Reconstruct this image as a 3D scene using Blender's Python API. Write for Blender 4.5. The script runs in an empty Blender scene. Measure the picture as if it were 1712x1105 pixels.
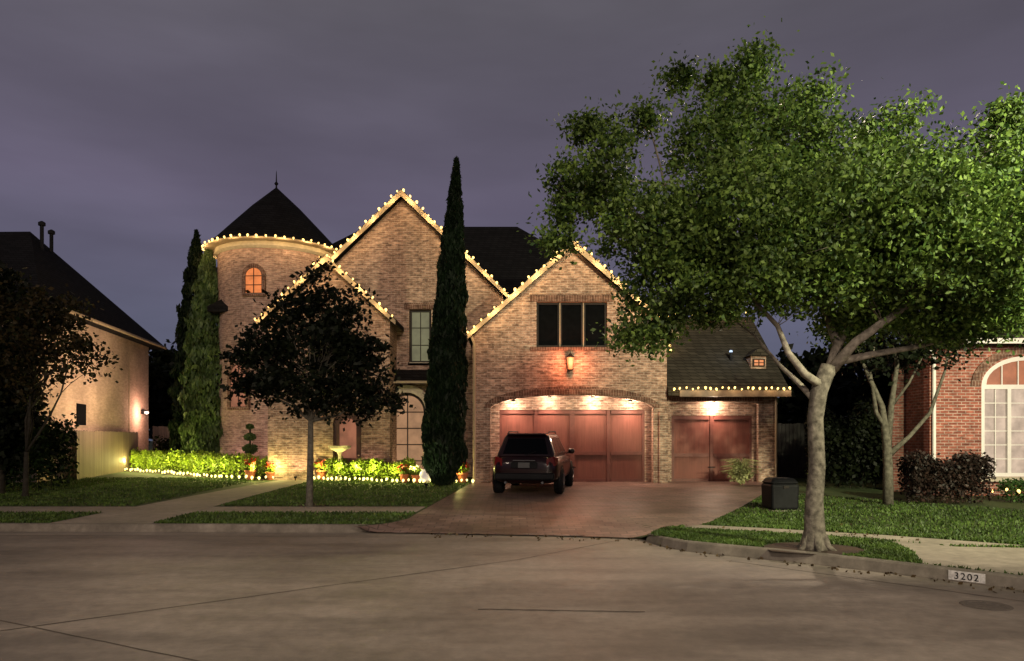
import bpy, bmesh, math, random
import numpy as np
from mathutils import Vector, geometry, Matrix
R=math.radians; PI=math.pi
random.seed(4); rng=np.random.default_rng(7)
S=bpy.context.scene; COL=S.collection
F=1236.0; HZ=735.0; CH=1.75
def at(px,py,Y): return Vector(((px-856)*Y/F, Y, CH+(HZ-py)*Y/F))
ORG={}
# ------------------------------------------------------------ materials
def newmat(name):
    m=bpy.data.materials.new(name); m.use_nodes=True
    nt=m.node_tree; b=nt.nodes['Principled BSDF']; return m,nt,b
def N(nt,t,**k):
    n=nt.nodes.new(t)
    for a,v in k.items(): setattr(n,a,v)
    return n
def mixc(nt,fac,a,b,mode='MIX'):
    n=N(nt,'ShaderNodeMix',data_type='RGBA',blend_type=mode)
    for s,v in ((0,fac),(6,a),(7,b)):
        if hasattr(v,'is_output'): nt.links.new(v,n.inputs[s])
        else: n.inputs[s].default_value=v if s==0 else (*v,1)
    return n.outputs[2]
def ramp(nt,fac,stops):
    n=N(nt,'ShaderNodeValToRGB'); nt.links.new(fac,n.inputs[0]); e=n.color_ramp.elements
    while len(e)<len(stops): e.new(.5)
    for i,(p,c) in enumerate(stops):
        e[i].position=p; e[i].color=(*c,1) if not isinstance(c,float) else (c,c,c,1)
    return n.outputs[0]
def noise(nt,vec,scale,detail=5,rough=.6):
    n=N(nt,'ShaderNodeTexNoise'); n.inputs['Scale'].default_value=scale; n.inputs['Detail'].default_value=detail; n.inputs['Roughness'].default_value=rough
    if vec is not None: nt.links.new(vec,n.inputs['Vector'])
    return n.outputs[0]
def bump(nt,b,h,strength=.3,dist=.02):
    n=N(nt,'ShaderNodeBump'); n.inputs['Strength'].default_value=strength; n.inputs['Distance'].default_value=dist
    nt.links.new(h,n.inputs['Height']); nt.links.new(n.outputs[0],b.inputs['Normal'])
def simple(name,c,rough=.7,var=.25,scale=6,metal=0,bmp=0,coat=0,spec=.5):
    m,nt,b=newmat(name); tc=N(nt,'ShaderNodeTexCoord').outputs['Object']
    nz=noise(nt,tc,scale)
    r=ramp(nt,nz,[(.3,tuple(x*(1-var) for x in c)),(.7,tuple(min(1,x*(1+var)) for x in c))])
    nt.links.new(r,b.inputs['Base Color']); b.inputs['Roughness'].default_value=rough; b.inputs['Metallic'].default_value=metal
    b.inputs['Coat Weight'].default_value=coat; b.inputs['Specular IOR Level'].default_value=spec
    if bmp: bump(nt,b,nz,bmp)
    return m
def emis(name,c,s,base=(.04,.04,.04)):
    m,nt,b=newmat(name); b.inputs['Base Color'].default_value=(*base,1)
    tc=N(nt,'ShaderNodeTexCoord').outputs['Object']
    nz=noise(nt,tc,2.2,3); r=ramp(nt,nz,[(.3,tuple(x*.55 for x in c)),(.65,c)])
    nt.links.new(r,b.inputs['Emission Color']); b.inputs['Emission Strength'].default_value=s
    b.inputs['Roughness'].default_value=.35; b.inputs['Specular IOR Level'].default_value=.2
    m.cycles.emission_sampling='NONE'
    return m
def brick(name,c1,c2,mortar,mode='wall',r=2.3,bw=.23,rh=.08,con=.95):
    m,nt,b=newmat(name); t=N(nt,'ShaderNodeTexCoord'); sx=N(nt,'ShaderNodeSeparateXYZ'); nt.links.new(t.outputs['Object'],sx.inputs[0])
    def M(op,a,c=None):
        n=N(nt,'ShaderNodeMath',operation=op)
        for i,v in enumerate((a,c)):
            if v is None: continue
            if hasattr(v,'is_output'): nt.links.new(v,n.inputs[i])
            else: n.inputs[i].default_value=v
        return n.outputs[0]
    if mode=='cyl': u=M('MULTIPLY',M('ARCTAN2',sx.outputs[1],sx.outputs[0]),r)
    else:
        sn=N(nt,'ShaderNodeSeparateXYZ'); nt.links.new(t.outputs['Normal'],sn.inputs[0])
        u=M('ADD',M('MULTIPLY',sx.outputs[0],M('ABSOLUTE',sn.outputs[1])),M('MULTIPLY',sx.outputs[1],M('ABSOLUTE',sn.outputs[0])))
    cb=N(nt,'ShaderNodeCombineXYZ'); nt.links.new(u,cb.inputs[0]); nt.links.new(sx.outputs[2],cb.inputs[1])
    bt=N(nt,'ShaderNodeTexBrick'); nt.links.new(cb.outputs[0],bt.inputs['Vector'])
    bt.inputs['Scale'].default_value=1; bt.inputs['Brick Width'].default_value=bw; bt.inputs['Row Height'].default_value=rh
    bt.inputs['Mortar Size'].default_value=.010; bt.inputs['Mortar Smooth'].default_value=.3; bt.inputs['Bias'].default_value=0
    bt.inputs['Color1'].default_value=(*c1,1); bt.inputs['Color2'].default_value=(*c2,1); bt.inputs['Mortar'].default_value=(*mortar,1)
    mp=N(nt,'ShaderNodeMapping'); nt.links.new(cb.outputs[0],mp.inputs[0]); mp.inputs['Scale'].default_value=(4.2,11,1)
    nz=noise(nt,mp.outputs[0],1.0,3,.7)
    v=ramp(nt,nz,[(.3,1-.68*con),(.5,1.0),(.66,1+.6*con)])
    c=mixc(nt,1.0,bt.outputs['Color'],v,'MULTIPLY')
    nz2=noise(nt,t.outputs['Object'],.6,4); v2=ramp(nt,nz2,[(.3,.66),(.7,1.2)])
    c=mixc(nt,1.0,c,v2,'MULTIPLY')
    nt.links.new(c,b.inputs['Base Color']); b.inputs['Roughness'].default_value=.9; b.inputs['Specular IOR Level'].default_value=.2
    bump(nt,b,bt.outputs['Fac'],-.5,.01)
    return m
def leafmat(name,c1,c2,rough=.55,trans=.25,spec=.3,lo=.4,hi=1.4):
    m,nt,b=newmat(name); g=N(nt,'ShaderNodeNewGeometry'); tc=N(nt,'ShaderNodeTexCoord').outputs['Object']
    c=mixc(nt,g.outputs['Random Per Island'],c1,c2)
    nz=noise(nt,tc,1.6,3); v=ramp(nt,nz,[(.3,lo),(.7,hi)])
    c=mixc(nt,1.0,c,v,'MULTIPLY')
    nt.links.new(c,b.inputs['Base Color']); b.inputs['Roughness'].default_value=rough; b.inputs['Specular IOR Level'].default_value=spec
    tr=N(nt,'ShaderNodeBsdfTranslucent'); nt.links.new(c,tr.inputs[0])
    mx=N(nt,'ShaderNodeMixShader'); mx.inputs[0].default_value=trans
    nt.links.new(b.outputs[0],mx.inputs[1]); nt.links.new(tr.outputs[0],mx.inputs[2])
    nt.links.new(mx.outputs[0],nt.nodes['Material Output'].inputs[0])
    return m
def shingle(name,c):
    m,nt,b=newmat(name); t=N(nt,'ShaderNodeTexCoord')
    sx=N(nt,'ShaderNodeSeparateXYZ'); nt.links.new(t.outputs['Object'],sx.inputs[0])
    ad=N(nt,'ShaderNodeMath',operation='ADD'); nt.links.new(sx.outputs[0],ad.inputs[0]); nt.links.new(sx.outputs[1],ad.inputs[1])
    cb=N(nt,'ShaderNodeCombineXYZ'); nt.links.new(ad.outputs[0],cb.inputs[0]); nt.links.new(sx.outputs[2],cb.inputs[1])
    bt=N(nt,'ShaderNodeTexBrick'); nt.links.new(cb.outputs[0],bt.inputs['Vector']); bt.inputs['Scale'].default_value=1
    bt.inputs['Brick Width'].default_value=.3; bt.inputs['Row Height'].default_value=.12; bt.inputs['Mortar Size'].default_value=.012
    bt.inputs['Color1'].default_value=(*c,1); bt.inputs['Color2'].default_value=(*(x*1.7 for x in c),1); bt.inputs['Mortar'].default_value=(*(x*.4 for x in c),1)
    nt.links.new(bt.outputs[0],b.inputs['Base Color']); b.inputs['Roughness'].default_value=.95; b.inputs['Specular IOR Level'].default_value=.1
    return m
def woodboards(name,c,w=.14,axis=0,k=1.0):
    m,nt,b=newmat(name); t=N(nt,'ShaderNodeTexCoord'); sx=N(nt,'ShaderNodeSeparateXYZ'); nt.links.new(t.outputs['Object'],sx.inputs[0])
    dv=N(nt,'ShaderNodeMath',operation='DIVIDE'); nt.links.new(sx.outputs[axis],dv.inputs[0]); dv.inputs[1].default_value=w
    fl=N(nt,'ShaderNodeMath',operation='FLOOR'); nt.links.new(dv.outputs[0],fl.inputs[0])
    fr=N(nt,'ShaderNodeMath',operation='FRACT'); nt.links.new(dv.outputs[0],fr.inputs[0])
    wn=N(nt,'ShaderNodeTexWhiteNoise',noise_dimensions='1D'); nt.links.new(fl.outputs[0],wn.inputs['W'])
    tone=ramp(nt,wn.outputs[0],[(0,1-.2*k),(1,1+.15*k)])
    gap=ramp(nt,fr.outputs[0],[(0,1-.65*k),(.07,1.0)])
    mp=N(nt,'ShaderNodeMapping'); nt.links.new(t.outputs['Object'],mp.inputs[0]); mp.inputs['Scale'].default_value=(14,14,1.2)
    nz=noise(nt,mp.outputs[0],1.5,5); gr=ramp(nt,nz,[(.3,.8),(.7,1.15)])
    col=mixc(nt,1.0,c,tone,'MULTIPLY'); col=mixc(nt,1.0,col,gap,'MULTIPLY'); col=mixc(nt,1.0,col,gr,'MULTIPLY')
    nt.links.new(col,b.inputs['Base Color']); b.inputs['Roughness'].default_value=.7
    bump(nt,b,gap,.4,.01)
    return m
def groundmat(name,cols,s1=.5,s2=9,rough=.9,stripes=None,sk=.8,spec=.3,pav=False):
    m,nt,b=newmat(name); tc=N(nt,'ShaderNodeTexCoord').outputs['Object']
    a=noise(nt,tc,s1,6,.65); c=ramp(nt,a,[(.28,cols[0]),(.5,cols[1]),(.72,cols[2])])
    f=noise(nt,tc,s2,6,.7); v=ramp(nt,f,[(.3,.78),(.7,1.18)])
    c=mixc(nt,1.0,c,v,'MULTIPLY')
    if stripes:
        mp=N(nt,'ShaderNodeMapping'); nt.links.new(tc,mp.inputs[0]); mp.inputs['Scale'].default_value=stripes; mp.inputs['Rotation'].default_value=(0,0,.12)
        s=noise(nt,mp.outputs[0],1,5,.6); vs=ramp(nt,s,[(.35,.6),(.55,1.06),(.75,1.25)])
        c=mixc(nt,sk,c,mixc(nt,1.0,c,vs,'MULTIPLY'))
    if pav:
        bt=N(nt,'ShaderNodeTexBrick'); nt.links.new(tc,bt.inputs['Vector']); bt.inputs['Scale'].default_value=1; bt.inputs['Brick Width'].default_value=.30; bt.inputs['Row Height'].default_value=.20; bt.inputs['Mortar Size'].default_value=.012
        bt.inputs['Color1'].default_value=(1.15,1.1,1.1,1); bt.inputs['Color2'].default_value=(.6,.56,.55,1); bt.inputs['Mortar'].default_value=(.35,.33,.32,1)
        c=mixc(nt,1.0,c,bt.outputs[0],'MULTIPLY')
    nt.links.new(c,b.inputs['Base Color']); b.inputs['Specular IOR Level'].default_value=spec
    rr=ramp(nt,a,[(.3,rough-.12),(.7,min(1.0,rough+.12))]); nt.links.new(rr,b.inputs['Roughness'])
    bump(nt,b,f,.25,.01)
    return m
BR=brick('tan_brick',(.40,.258,.188),(.215,.13,.095),(.39,.31,.25))
BRT=brick('tower_brick',(.42,.27,.21),(.27,.165,.13),(.41,.32,.26),'cyl',con=.7)
BRD=brick('brown_brick_trim',(.18,.095,.068),(.11,.056,.04),(.25,.18,.14),bw=.085,rh=.24)
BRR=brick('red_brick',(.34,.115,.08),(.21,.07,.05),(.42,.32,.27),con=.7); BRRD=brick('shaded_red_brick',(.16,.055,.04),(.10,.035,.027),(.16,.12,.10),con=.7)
STUC=brick('pale_brick',(.50,.36,.27),(.45,.32,.24),(.46,.36,.29),con=.3)
ROOF=shingle('dark_shingles',(.008,.0075,.008)); ROOFB=shingle('brown_shingles',(.032,.028,.022))
CREAM=simple('cream_trim',(.34,.265,.18),.7,.1,spec=.2)
STONE=simple('cast_stone',(.46,.40,.30),.8,.15,8,bmp=.2)
WHITE=simple('white_paint',(.75,.72,.68),.5,.06)
DOORW=woodboards('stained_door_wood',(.165,.052,.036),.13,k=.3); DOORT=simple('door_trim_wood',(.125,.038,.027),.6,.2,9)
FENCEW=woodboards('fence_wood',(.17,.12,.085),.14); FENCED=woodboards('dark_fence_wood',(.025,.021,.018),.14)
DARKF=simple('dark_bronze_frame',(.03,.025,.022),.6,.2,spec=.1); BLACKG=simple('dark_screen_glass',(.003,.0035,.004),.7,.3,spec=.02)
BLK=simple('black_plastic',(.007,.007,.008),.6,.3,20,spec=.15); WIRE=simple('green_wire',(.02,.025,.015),.6,.2)
BULB=emis('warm_bulb',(1,.74,.36),4.0); BULBY=emis('yellow_bulb',(1,.85,.34),3.4)
for mm in (BULB,BULBY):
    nt=mm.node_tree; b=nt.nodes['Principled BSDF']
    for l in list(b.inputs['Emission Color'].links): nt.links.remove(l)
BULB.node_tree.nodes['Principled BSDF'].inputs['Emission Color'].default_value=(1,.62,.17,1)
BULBY.node_tree.nodes['Principled BSDF'].inputs['Emission Color'].default_value=(1,.82,.26,1)
BARK=simple('oak_bark',(.115,.10,.082),.95,.75,9,bmp=1.0,spec=.1); BARKP=simple('pale_limb_bark',(.23,.20,.165),.95,.5,9,bmp=.6,spec=.1); BARKD=simple('dark_bark',(.03,.026,.02),.95,.4,12,bmp=.5,spec=.1)
BARKY=simple('young_bark',(.10,.09,.07),.95,.5,12,bmp=.5,spec=.1)
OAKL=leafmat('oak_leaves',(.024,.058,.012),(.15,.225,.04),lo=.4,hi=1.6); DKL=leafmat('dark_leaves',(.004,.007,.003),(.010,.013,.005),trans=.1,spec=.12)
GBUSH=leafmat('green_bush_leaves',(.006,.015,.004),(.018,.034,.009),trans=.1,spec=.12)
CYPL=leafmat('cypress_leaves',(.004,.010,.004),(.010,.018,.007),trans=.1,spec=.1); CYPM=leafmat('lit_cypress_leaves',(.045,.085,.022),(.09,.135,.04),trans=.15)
HEDL=leafmat('hedge_leaves',(.14,.22,.02),(.24,.32,.03)); HEDD=leafmat('dark_hedge_leaves',(.014,.012,.009),(.04,.02,.015),trans=.1)
REDF=leafmat('red_petals',(.45,.02,.015),(.6,.05,.03)); WHF=leafmat('white_petals',(.6,.5,.4),(.7,.65,.6)); PALEL=leafmat('pale_grass_leaves',(.30,.33,.12),(.48,.48,.24))
AUTL=leafmat('brownish_leaves',(.008,.013,.004),(.045,.030,.011),trans=.15,spec=.12); BOXL=leafmat('boxwood_leaves',(.03,.08,.02),(.06,.13,.03))
GRASS=leafmat('grass_blades',(.034,.07,.011),(.09,.14,.027),trans=.2)
LAWN=groundmat('lawn_ground',[(.018,.03,.008),(.036,.055,.014),(.062,.085,.024)],.9,14)
STREET=groundmat('street_concrete',[(.140,.116,.093),(.205,.172,.138),(.285,.242,.196)],.38,6,.6,(.35,1.3,1),.7,.45)
DRIVE=groundmat('driveway_pavers',[(.085,.056,.047),(.15,.10,.085),(.235,.165,.145)],.6,5,.5,(.5,1.2,1),.8,.45,pav=True)
WALK=groundmat('sidewalk_concrete',[(.17,.145,.115),(.24,.205,.165),(.32,.275,.225)],.8,6,.85)
KERBM=groundmat('kerb_concrete',[(.09,.077,.062),(.15,.128,.104),(.23,.20,.165)],1.5,9,.85)
SOIL=groundmat('mulch',[(.02,.012,.008),(.04,.024,.015),(.07,.04,.025)],2,25)
# ------------------------------------------------------------ mesh helpers
class MB:
    def __init__(s): s.v=[]; s.f=[]
    def add(s,vs,fs):
        n=len(s.v); s.v+= [tuple(v) for v in vs]; s.f+=[tuple(i+n for i in f) for f in fs]; return s
    def box(s,a,b):
        (x0,y0,z0),(x1,y1,z1)=a,b
        return s.add([(x0,y0,z0),(x1,y0,z0),(x1,y1,z0),(x0,y1,z0),(x0,y0,z1),(x1,y0,z1),(x1,y1,z1),(x0,y1,z1)],
          [(0,3,2,1),(4,5,6,7),(0,1,5,4),(1,2,6,5),(2,3,7,6),(3,0,4,7)])
    def prism(s,poly,y0,y1):
        n=len(poly); vs=[(x,y0,z) for x,z in poly]+[(x,y1,z) for x,z in poly]
        fs=[tuple(range(n)),tuple(range(2*n-1,n-1,-1))]+[(i,i+n,(i+1)%n+n,(i+1)%n) for i in range(n)]
        return s.add(vs,fs)
    def panel(s,outer,holes,y0,y1):
        loops=[outer]+holes; pts=[p for l in loops for p in l]
        tris=geometry.tessellate_polygon([[Vector((x,z,0)) for x,z in l] for l in loops])
        n=len(pts); vs=[(x,y0,z) for x,z in pts]+[(x,y1,z) for x,z in pts]; fs=[]
        for t in tris: fs+= [tuple(t),tuple(i+n for i in reversed(t))]
        k=0
        for l in loops:
            m=len(l)
            for i in range(m): a=k+i; b=k+(i+1)%m; fs.append((a,b,b+n,a+n))
            k+=m
        return s.add(vs,fs)
    def tube(s,pts,rads,sides=8):
        pts=[Vector(p) for p in pts]; n=len(pts); vs=[]; fs=[]
        if not hasattr(rads,'__len__'): rads=[rads]*n
        ref=None
        for i,p in enumerate(pts):
            d=(pts[min(i+1,n-1)]-pts[max(i-1,0)])
            if d.length<1e-6: d=Vector((0,0,1))
            d.normalize()
            if ref is None: ref=d.orthogonal().normalized()
            ref=(ref-d*ref.dot(d)); ref=ref.normalized() if ref.length>1e-4 else d.orthogonal().normalized()
            q=d.cross(ref)
            for k in range(sides):
                a=2*PI*k/sides; vs.append(p+(ref*math.cos(a)+q*math.sin(a))*rads[i])
        for i in range(n-1):
            for k in range(sides):
                fs.append((i*sides+k,i*sides+(k+1)%sides,(i+1)*sides+(k+1)%sides,(i+1)*sides+k))
        fs.append(tuple(range(sides-1,-1,-1))); fs.append(tuple(range((n-1)*sides,n*sides)))
        return s.add(vs,fs)
    def lathe(s,prof,c=(0,0,0),n=16,axis='z'):
        vs=[];m=len(prof)
        for r,z in prof:
            for k in range(n):
                a=2*PI*k/n; x,y=r*math.cos(a),r*math.sin(a)
                p=(x,y,z) if axis=='z' else ((z,x,y) if axis=='x' else (x,z,y))
                vs.append((p[0]+c[0],p[1]+c[1],p[2]+c[2]))
        fs=[(i*n+k,i*n+(k+1)%n,(i+1)*n+(k+1)%n,(i+1)*n+k) for i in range(m-1) for k in range(n)]
        fs+= [tuple(range(n-1,-1,-1)),tuple(range((m-1)*n,m*n))]
        return s.add(vs,fs)
    def build(s,name,mat,parent=None,loc=None,smooth=False,bevel=0,fix=True):
        po=ORG.get(parent.name,Vector((0,0,0))) if parent else Vector((0,0,0))
        L=Vector(loc) if loc is not None else po
        me=bpy.data.meshes.new(name); me.from_pydata([(v[0]-L.x,v[1]-L.y,v[2]-L.z) for v in s.v],[],s.f)
        if fix:
            bm=bmesh.new(); bm.from_mesh(me); bmesh.ops.recalc_face_normals(bm,faces=bm.faces); bm.to_mesh(me); bm.free()
        if smooth:
            for p in me.polygons: p.use_smooth=True
        me.materials.append(mat); o=bpy.data.objects.new(name,me); COL.objects.link(o)
        if parent: o.parent=parent
        o.location=L-po; ORG[o.name]=L
        if bevel:
            md=o.modifiers.new('bevel','BEVEL'); md.width=bevel; md.segments=4; md.limit_method='ANGLE'
        return o
def tag(o,label=None,cat=None,group=None,kind=None):
    if label: o['label']=label
    if cat: o['category']=cat
    if group: o['group']=group
    if kind: o['kind']=kind
    return o
def thing(name,label,cat,loc,group=None,local=False,rotz=0):
    o=bpy.data.objects.new(name,None); COL.objects.link(o); o.location=loc; o.rotation_euler=(0,0,rotz); o.empty_display_size=.2
    ORG[o.name]=Vector((0,0,0)) if local else Vector(loc)
    return tag(o,label,cat,group)
def leafmesh(name,pts,size,mat,parent=None,elong=1.5,vert=0.,loc=None):
    pts=np.asarray(pts,float); n=len(pts)
    po=ORG.get(parent.name,Vector((0,0,0))) if parent else Vector((0,0,0))
    L=np.array(loc if loc is not None else po)
    a=rng.normal(size=(n,3)); 
    if vert: a=a*(1-vert)+np.array([0,0,1.])*vert*1.5
    a/=np.linalg.norm(a,axis=1)[:,None]; b=np.cross(a,rng.normal(size=(n,3))); b/=np.linalg.norm(b,axis=1)[:,None]
    s=size*(.6+.8*rng.random((n,1))); c=pts-L
    V=np.stack([c+a*s*elong*.5,c+b*s*.5,c-a*s*elong*.5,c-b*s*.5],1).reshape(-1,3)
    me=bpy.data.meshes.new(name); me.vertices.add(4*n); me.vertices.foreach_set('co',V.astype(np.float32).ravel())
    me.loops.add(4*n); me.loops.foreach_set('vertex_index',np.arange(4*n,dtype=np.int32))
    me.polygons.add(n); me.polygons.foreach_set('loop_start',np.arange(0,4*n,4,dtype=np.int32)); me.update(calc_edges=True); me.validate()
    me.materials.append(mat); o=bpy.data.objects.new(name,me); COL.objects.link(o)
    if parent: o.parent=parent
    o.location=Vector(L)-po; ORG[o.name]=Vector(L); return o
def ell(c,rad,n,inner=.35):
    d=rng.normal(size=(n,3)); d/=np.linalg.norm(d,axis=1)[:,None]; r=(inner+(1-inner)*rng.random((n,1))**.6)
    return np.array(c)+d*r*np.array(rad)
def cloud(cs,per,cr): 
    cs=np.asarray(cs); k=len(cs); rr=cr*(.5+1.0*rng.random((k,1,1)))
    return (cs[:,None,:]+rng.normal(size=(k,per,3))*rr*np.array([1,1,.7])).reshape(-1,3)
# ------------------------------------------------------------ terrain
KP=[(-80,14.4),(-12,14.15),(-6,14.0),(-3.2,13.9),(-2,13.75),(1,13.3),(2.1,13.0),(2.3,12.7),(2.45,12.15),(2.75,11.6),(3.2,11.2),(3.85,10.72),(4.77,9.88),(5.46,9.15),(5.94,8.6),(8,6.1),(12,1.5),(22,-9),(80,-60)]
def lerp(T,x):
    if x<=T[0][0]: return T[0][1]
    for (a,b),(c,d) in zip(T,T[1:]):
        if x<=c: return b+(d-b)*(x-a)/(c-a)
    return T[-1][1]
def kk(x): return lerp(KP,x)
XL=[(13.0,-3.0),(13.9,-2.9),(14.3,-2.4),(15,-2.1),(24.9,-1.3)]
XR=[(12.6,2.3),(13.4,2.7),(14.1,3.7),(17.3,5.4),(20.9,7.15),(23,8.1),(24.9,8.4)]
def base(y): return .13+.0165*max(0,min(16,y-14))
def G(x,y):
    z=base(y); k=kk(x); t=(y-k)/2.0
    if t<1 and -3.4<x<3.5:
        xl=lerp(XL,y); xr=lerp(XR,y)
        s=max(0,min(1,(x-xl+.05)/.3))*max(0,min(1,(xr+.05-x)/.3))
        z=z*(1-s)+s*(.012+(z-.012)*max(0,min(1,t)))
    return z
gm=MB(); gm.add([(-700,-300,-.05),(700,-300,-.05),(700,900,-.05),(-700,900,-.05)],[(0,1,2,3)]); tag(gm.build('ground',LAWN),kind='structure')
st=MB(); st.add([(-120,-90,0),(120,-90,0),(120,16,0),(-120,16,0)],[(0,1,2,3)]); tag(st.build('street',STREET),kind='structure')
xs=sorted(set([-300,-80,-40]+list(np.arange(-26,-4,1.0))+list(np.arange(-4,7,.12))+list(np.arange(7,20,.6))+[30,60,120,300]))
offs=list(np.arange(.12,3,.15))+list(np.arange(3,18,.7))+[25,40,80,150,400]
lm=MB(); vs=[]
for x in xs:
    k=kk(x)
    for o in offs: y=k+o; vs.append((x,y,G(x,y)))
m=len(offs); fs=[(i*m+j,(i+1)*m+j,(i+1)*m+j+1,i*m+j+1) for i in range(len(xs)-1) for j in range(m-1)]
lm.add(vs,fs); tag(lm.build('lawn',LAWN,smooth=True),kind='structure')
dv=MB(); vs=[]; nx=30
for q in range(70):
    for j in range(nx+1):
        t=j/nx; v=q/69
        yv=13.0+(25.2-13.0)*v
        xl=lerp(XL,yv); xr=lerp(XR,yv); x=xl+(xr-xl)*t
        y=max(yv,kk(x)-.02)
        vs.append((x,y,max(G(x,y),.012)+.012))
fs=[(i*(nx+1)+j,i*(nx+1)+j+1,(i+1)*(nx+1)+j+1,(i+1)*(nx+1)+j) for i in range(69) for j in range(nx)]
dv.add(vs,fs); tag(dv.build('driveway',DRIVE,smooth=True),kind='structure')
def drape(name,poly,mat,off=.008,kind='structure'):
    bm=bmesh.new(); bm.faces.new([bm.verts.new((x,y,0)) for x,y in poly])
    for c in (14,30): bmesh.ops.bisect_plane(bm,geom=bm.verts[:]+bm.edges[:]+bm.faces[:],plane_co=(0,c,0),plane_no=(0,1,0))
    bmesh.ops.triangulate(bm,faces=bm.faces)
    for v in bm.verts: v.co.z=base(v.co.y)+off
    bmesh.ops.recalc_face_normals(bm,faces=bm.faces)
    me=bpy.data.meshes.new(name); bm.to_mesh(me); bm.free(); me.materials.append(mat)
    o=bpy.data.objects.new(name,me); COL.objects.link(o); o['kind']=kind; return o
drape('sidewalk',[(-80,16.1),(-2.1,16.0),(-2.0,17.2),(-80,17.4)],WALK)
drape('garden_path',[(-8.9,14.2),(-6.9,14.15),(-7.0,20),(-6.9,27),(-8.1,27),(-8.6,20)],WALK,.012)
SW=[(3.0,13.4),(4.5,12.75),(5.95,11.8),(6.6,11.2),(8.2,11.0),(7.7,11.4),(6.3,12.5),(4.6,13.5),(3.45,14.05)]
drape('sidewalk',SW,WALK)
NP=[(5.3,9.55),(5.75,10.6),(5.98,11.75),(6.7,11.1),(8.3,10.9),(14,9.3),(20,5),(14,-.2),(8.1,6.35),(6.05,8.7)]
drape('neighbour_driveway',NP,WALK,.014)
def inpoly(x,y,P):
    r=False; j=len(P)-1
    for i in range(len(P)):
        if (P[i][1]>y)!=(P[j][1]>y) and x<(P[j][0]-P[i][0])*(y-P[i][1])/(P[j][1]-P[i][1])+P[i][0]: r=not r
        j=i
    return r
def kerb(pts,hs):
    mb=MB(); vs=[]; n=len(pts); pts=[Vector((p[0],p[1])) for p in pts]
    for i,p in enumerate(pts):
        d=(pts[min(i+1,n-1)]-pts[max(0,i-1)]).normalized(); nn=Vector((-d.y,d.x))
        h=hs[i]
        for off,z in ((-.02,-.02),(-.02,.01),(.015,h-.02),(.035,h),(.17,h),(.17,-.02)):
            q=p+nn*off; vs.append((q.x,q.y,z))
    fs=[(i*6+k,i*6+(k+1)%6,(i+1)*6+(k+1)%6,(i+1)*6+k) for i in range(n-1) for k in range(6)]+[(0,1,2,3,4,5),tuple((n-1)*6+k for k in (5,4,3,2,1,0))]
    mb.add(vs,fs); return tag(mb.build('kerb',KERBM),kind='structure')
lp=[(x,kk(x)) for x in (-80,-30,-12,-9,-6,-4.5,-3.5,-3.15)]+[(-2.85,14.0),(-2.55,14.25),(-2.32,14.6),(-2.2,15.0),(-2.12,15.5)]
kerb(lp,[.145]*8+[.14,.13,.12,.12,.15])
rp=[(3.35,13.85),(2.85,13.5),(2.5,13.15),(2.33,12.75),(2.47,12.12),(2.75,11.6),(3.2,11.2),(3.85,10.72),(4.3,10.32),(4.77,9.88),(5.1,9.53),(5.46,9.15),(5.7,8.88),(5.94,8.6),(8,6.1),(12,1.5),(22,-9)]
kerb(rp,[.12,.09,.10,.13]+[.15]*13)
def strip(name,a,b,w,z,mat):
    a=Vector(a);b=Vector(b);d=(b-a).normalized();n=Vector((-d.y,d.x))*w/2; mb=MB(); k=24; L=[];
    for i in range(k+1):
        p=a.lerp(b,i/k)+n*random.uniform(-.6,.6); L.append((p+n*random.uniform(.5,1.2))); L.append(p-n*random.uniform(.5,1.2))
    mb.add([(q.x,q.y,z) for q in L],[(2*i,2*i+1,2*i+3,2*i+2) for i in range(k)]); return tag(mb.build(name,mat),kind='structure')
JM=simple('joint_tar',(.07,.056,.043),.9,.5,4)
strip('street_joint',(-9,3.1),(.12,10.8),.025,.004,JM); strip('street_joint',(.12,10.8),(1.9,12.9),.02,.004,JM)
strip('street_joint',(-6,7.7),(4,2.4),.016,.0045,JM); strip('street_joint',(-.35,7.62),(1.35,7.5),.035,.004,JM)
strip('street_joint',(-14,13.6),(-3,13.35),.03,.004,JM); strip('street_joint',(3.1,10.7),(7.5,5.8),.02,.004,JM)
mc=MB().lathe([(0,0.004),(.17,.004),(.18,.009),(.23,.009),(.245,.002)],(5.0,7.8,0),28)
tag(mc.build('manhole_cover',simple('iron',(.10,.082,.065),.8,.3,20)),'round iron utility cover set in the street near the right kerb','cover')
P=[]
while len(P)<75000:
    x=rng.uniform(-20,13); y0=kk(x)+.2; y=y0+(rng.random()**1.4)*14
    if y>27: continue
    if lerp(XL,y)-.05<x<lerp(XR,y)+.05: continue
    if x<-2 and 16.05<y<17.35: continue
    if -8.9<x<-6.9 and y<27: continue
    if inpoly(x,y,SW) or inpoly(x,y,NP): continue
    if (x-4.45)**2+(y-10.95)**2<.5: continue
    P.append((x,y,G(x,y)+.02))
Q=[]
while len(Q)<16000:
    x=rng.uniform(2.4,9); y=kk(x)+.2+rng.random()*5
    if lerp(XL,y)-.05<x<lerp(XR,y)+.05 or inpoly(x,y,SW) or inpoly(x,y,NP) or (x-4.45)**2+(y-10.95)**2<.5: continue
    Q.append((x,y,G(x,y)+.02))
g=leafmesh('grass',P+Q,.028,GRASS,elong=2.6,vert=.6); tag(g,'short mown grass over the lawns and verges','grass',kind='stuff')
drape('mulch_ring',[(4.45+.75*math.cos(a)*random.uniform(.85,1.1),10.95+.6*math.sin(a)*random.uniform(.85,1.1)) for a in np.arange(0,6.28,.4)],SOIL,.012)
drape('mulch_ring',[(-4.74+.5*math.cos(a)*random.uniform(.85,1.1),17.6+.34*math.sin(a)*random.uniform(.85,1.1)) for a in np.arange(0,6.28,.4)],SOIL,.014)
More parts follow.
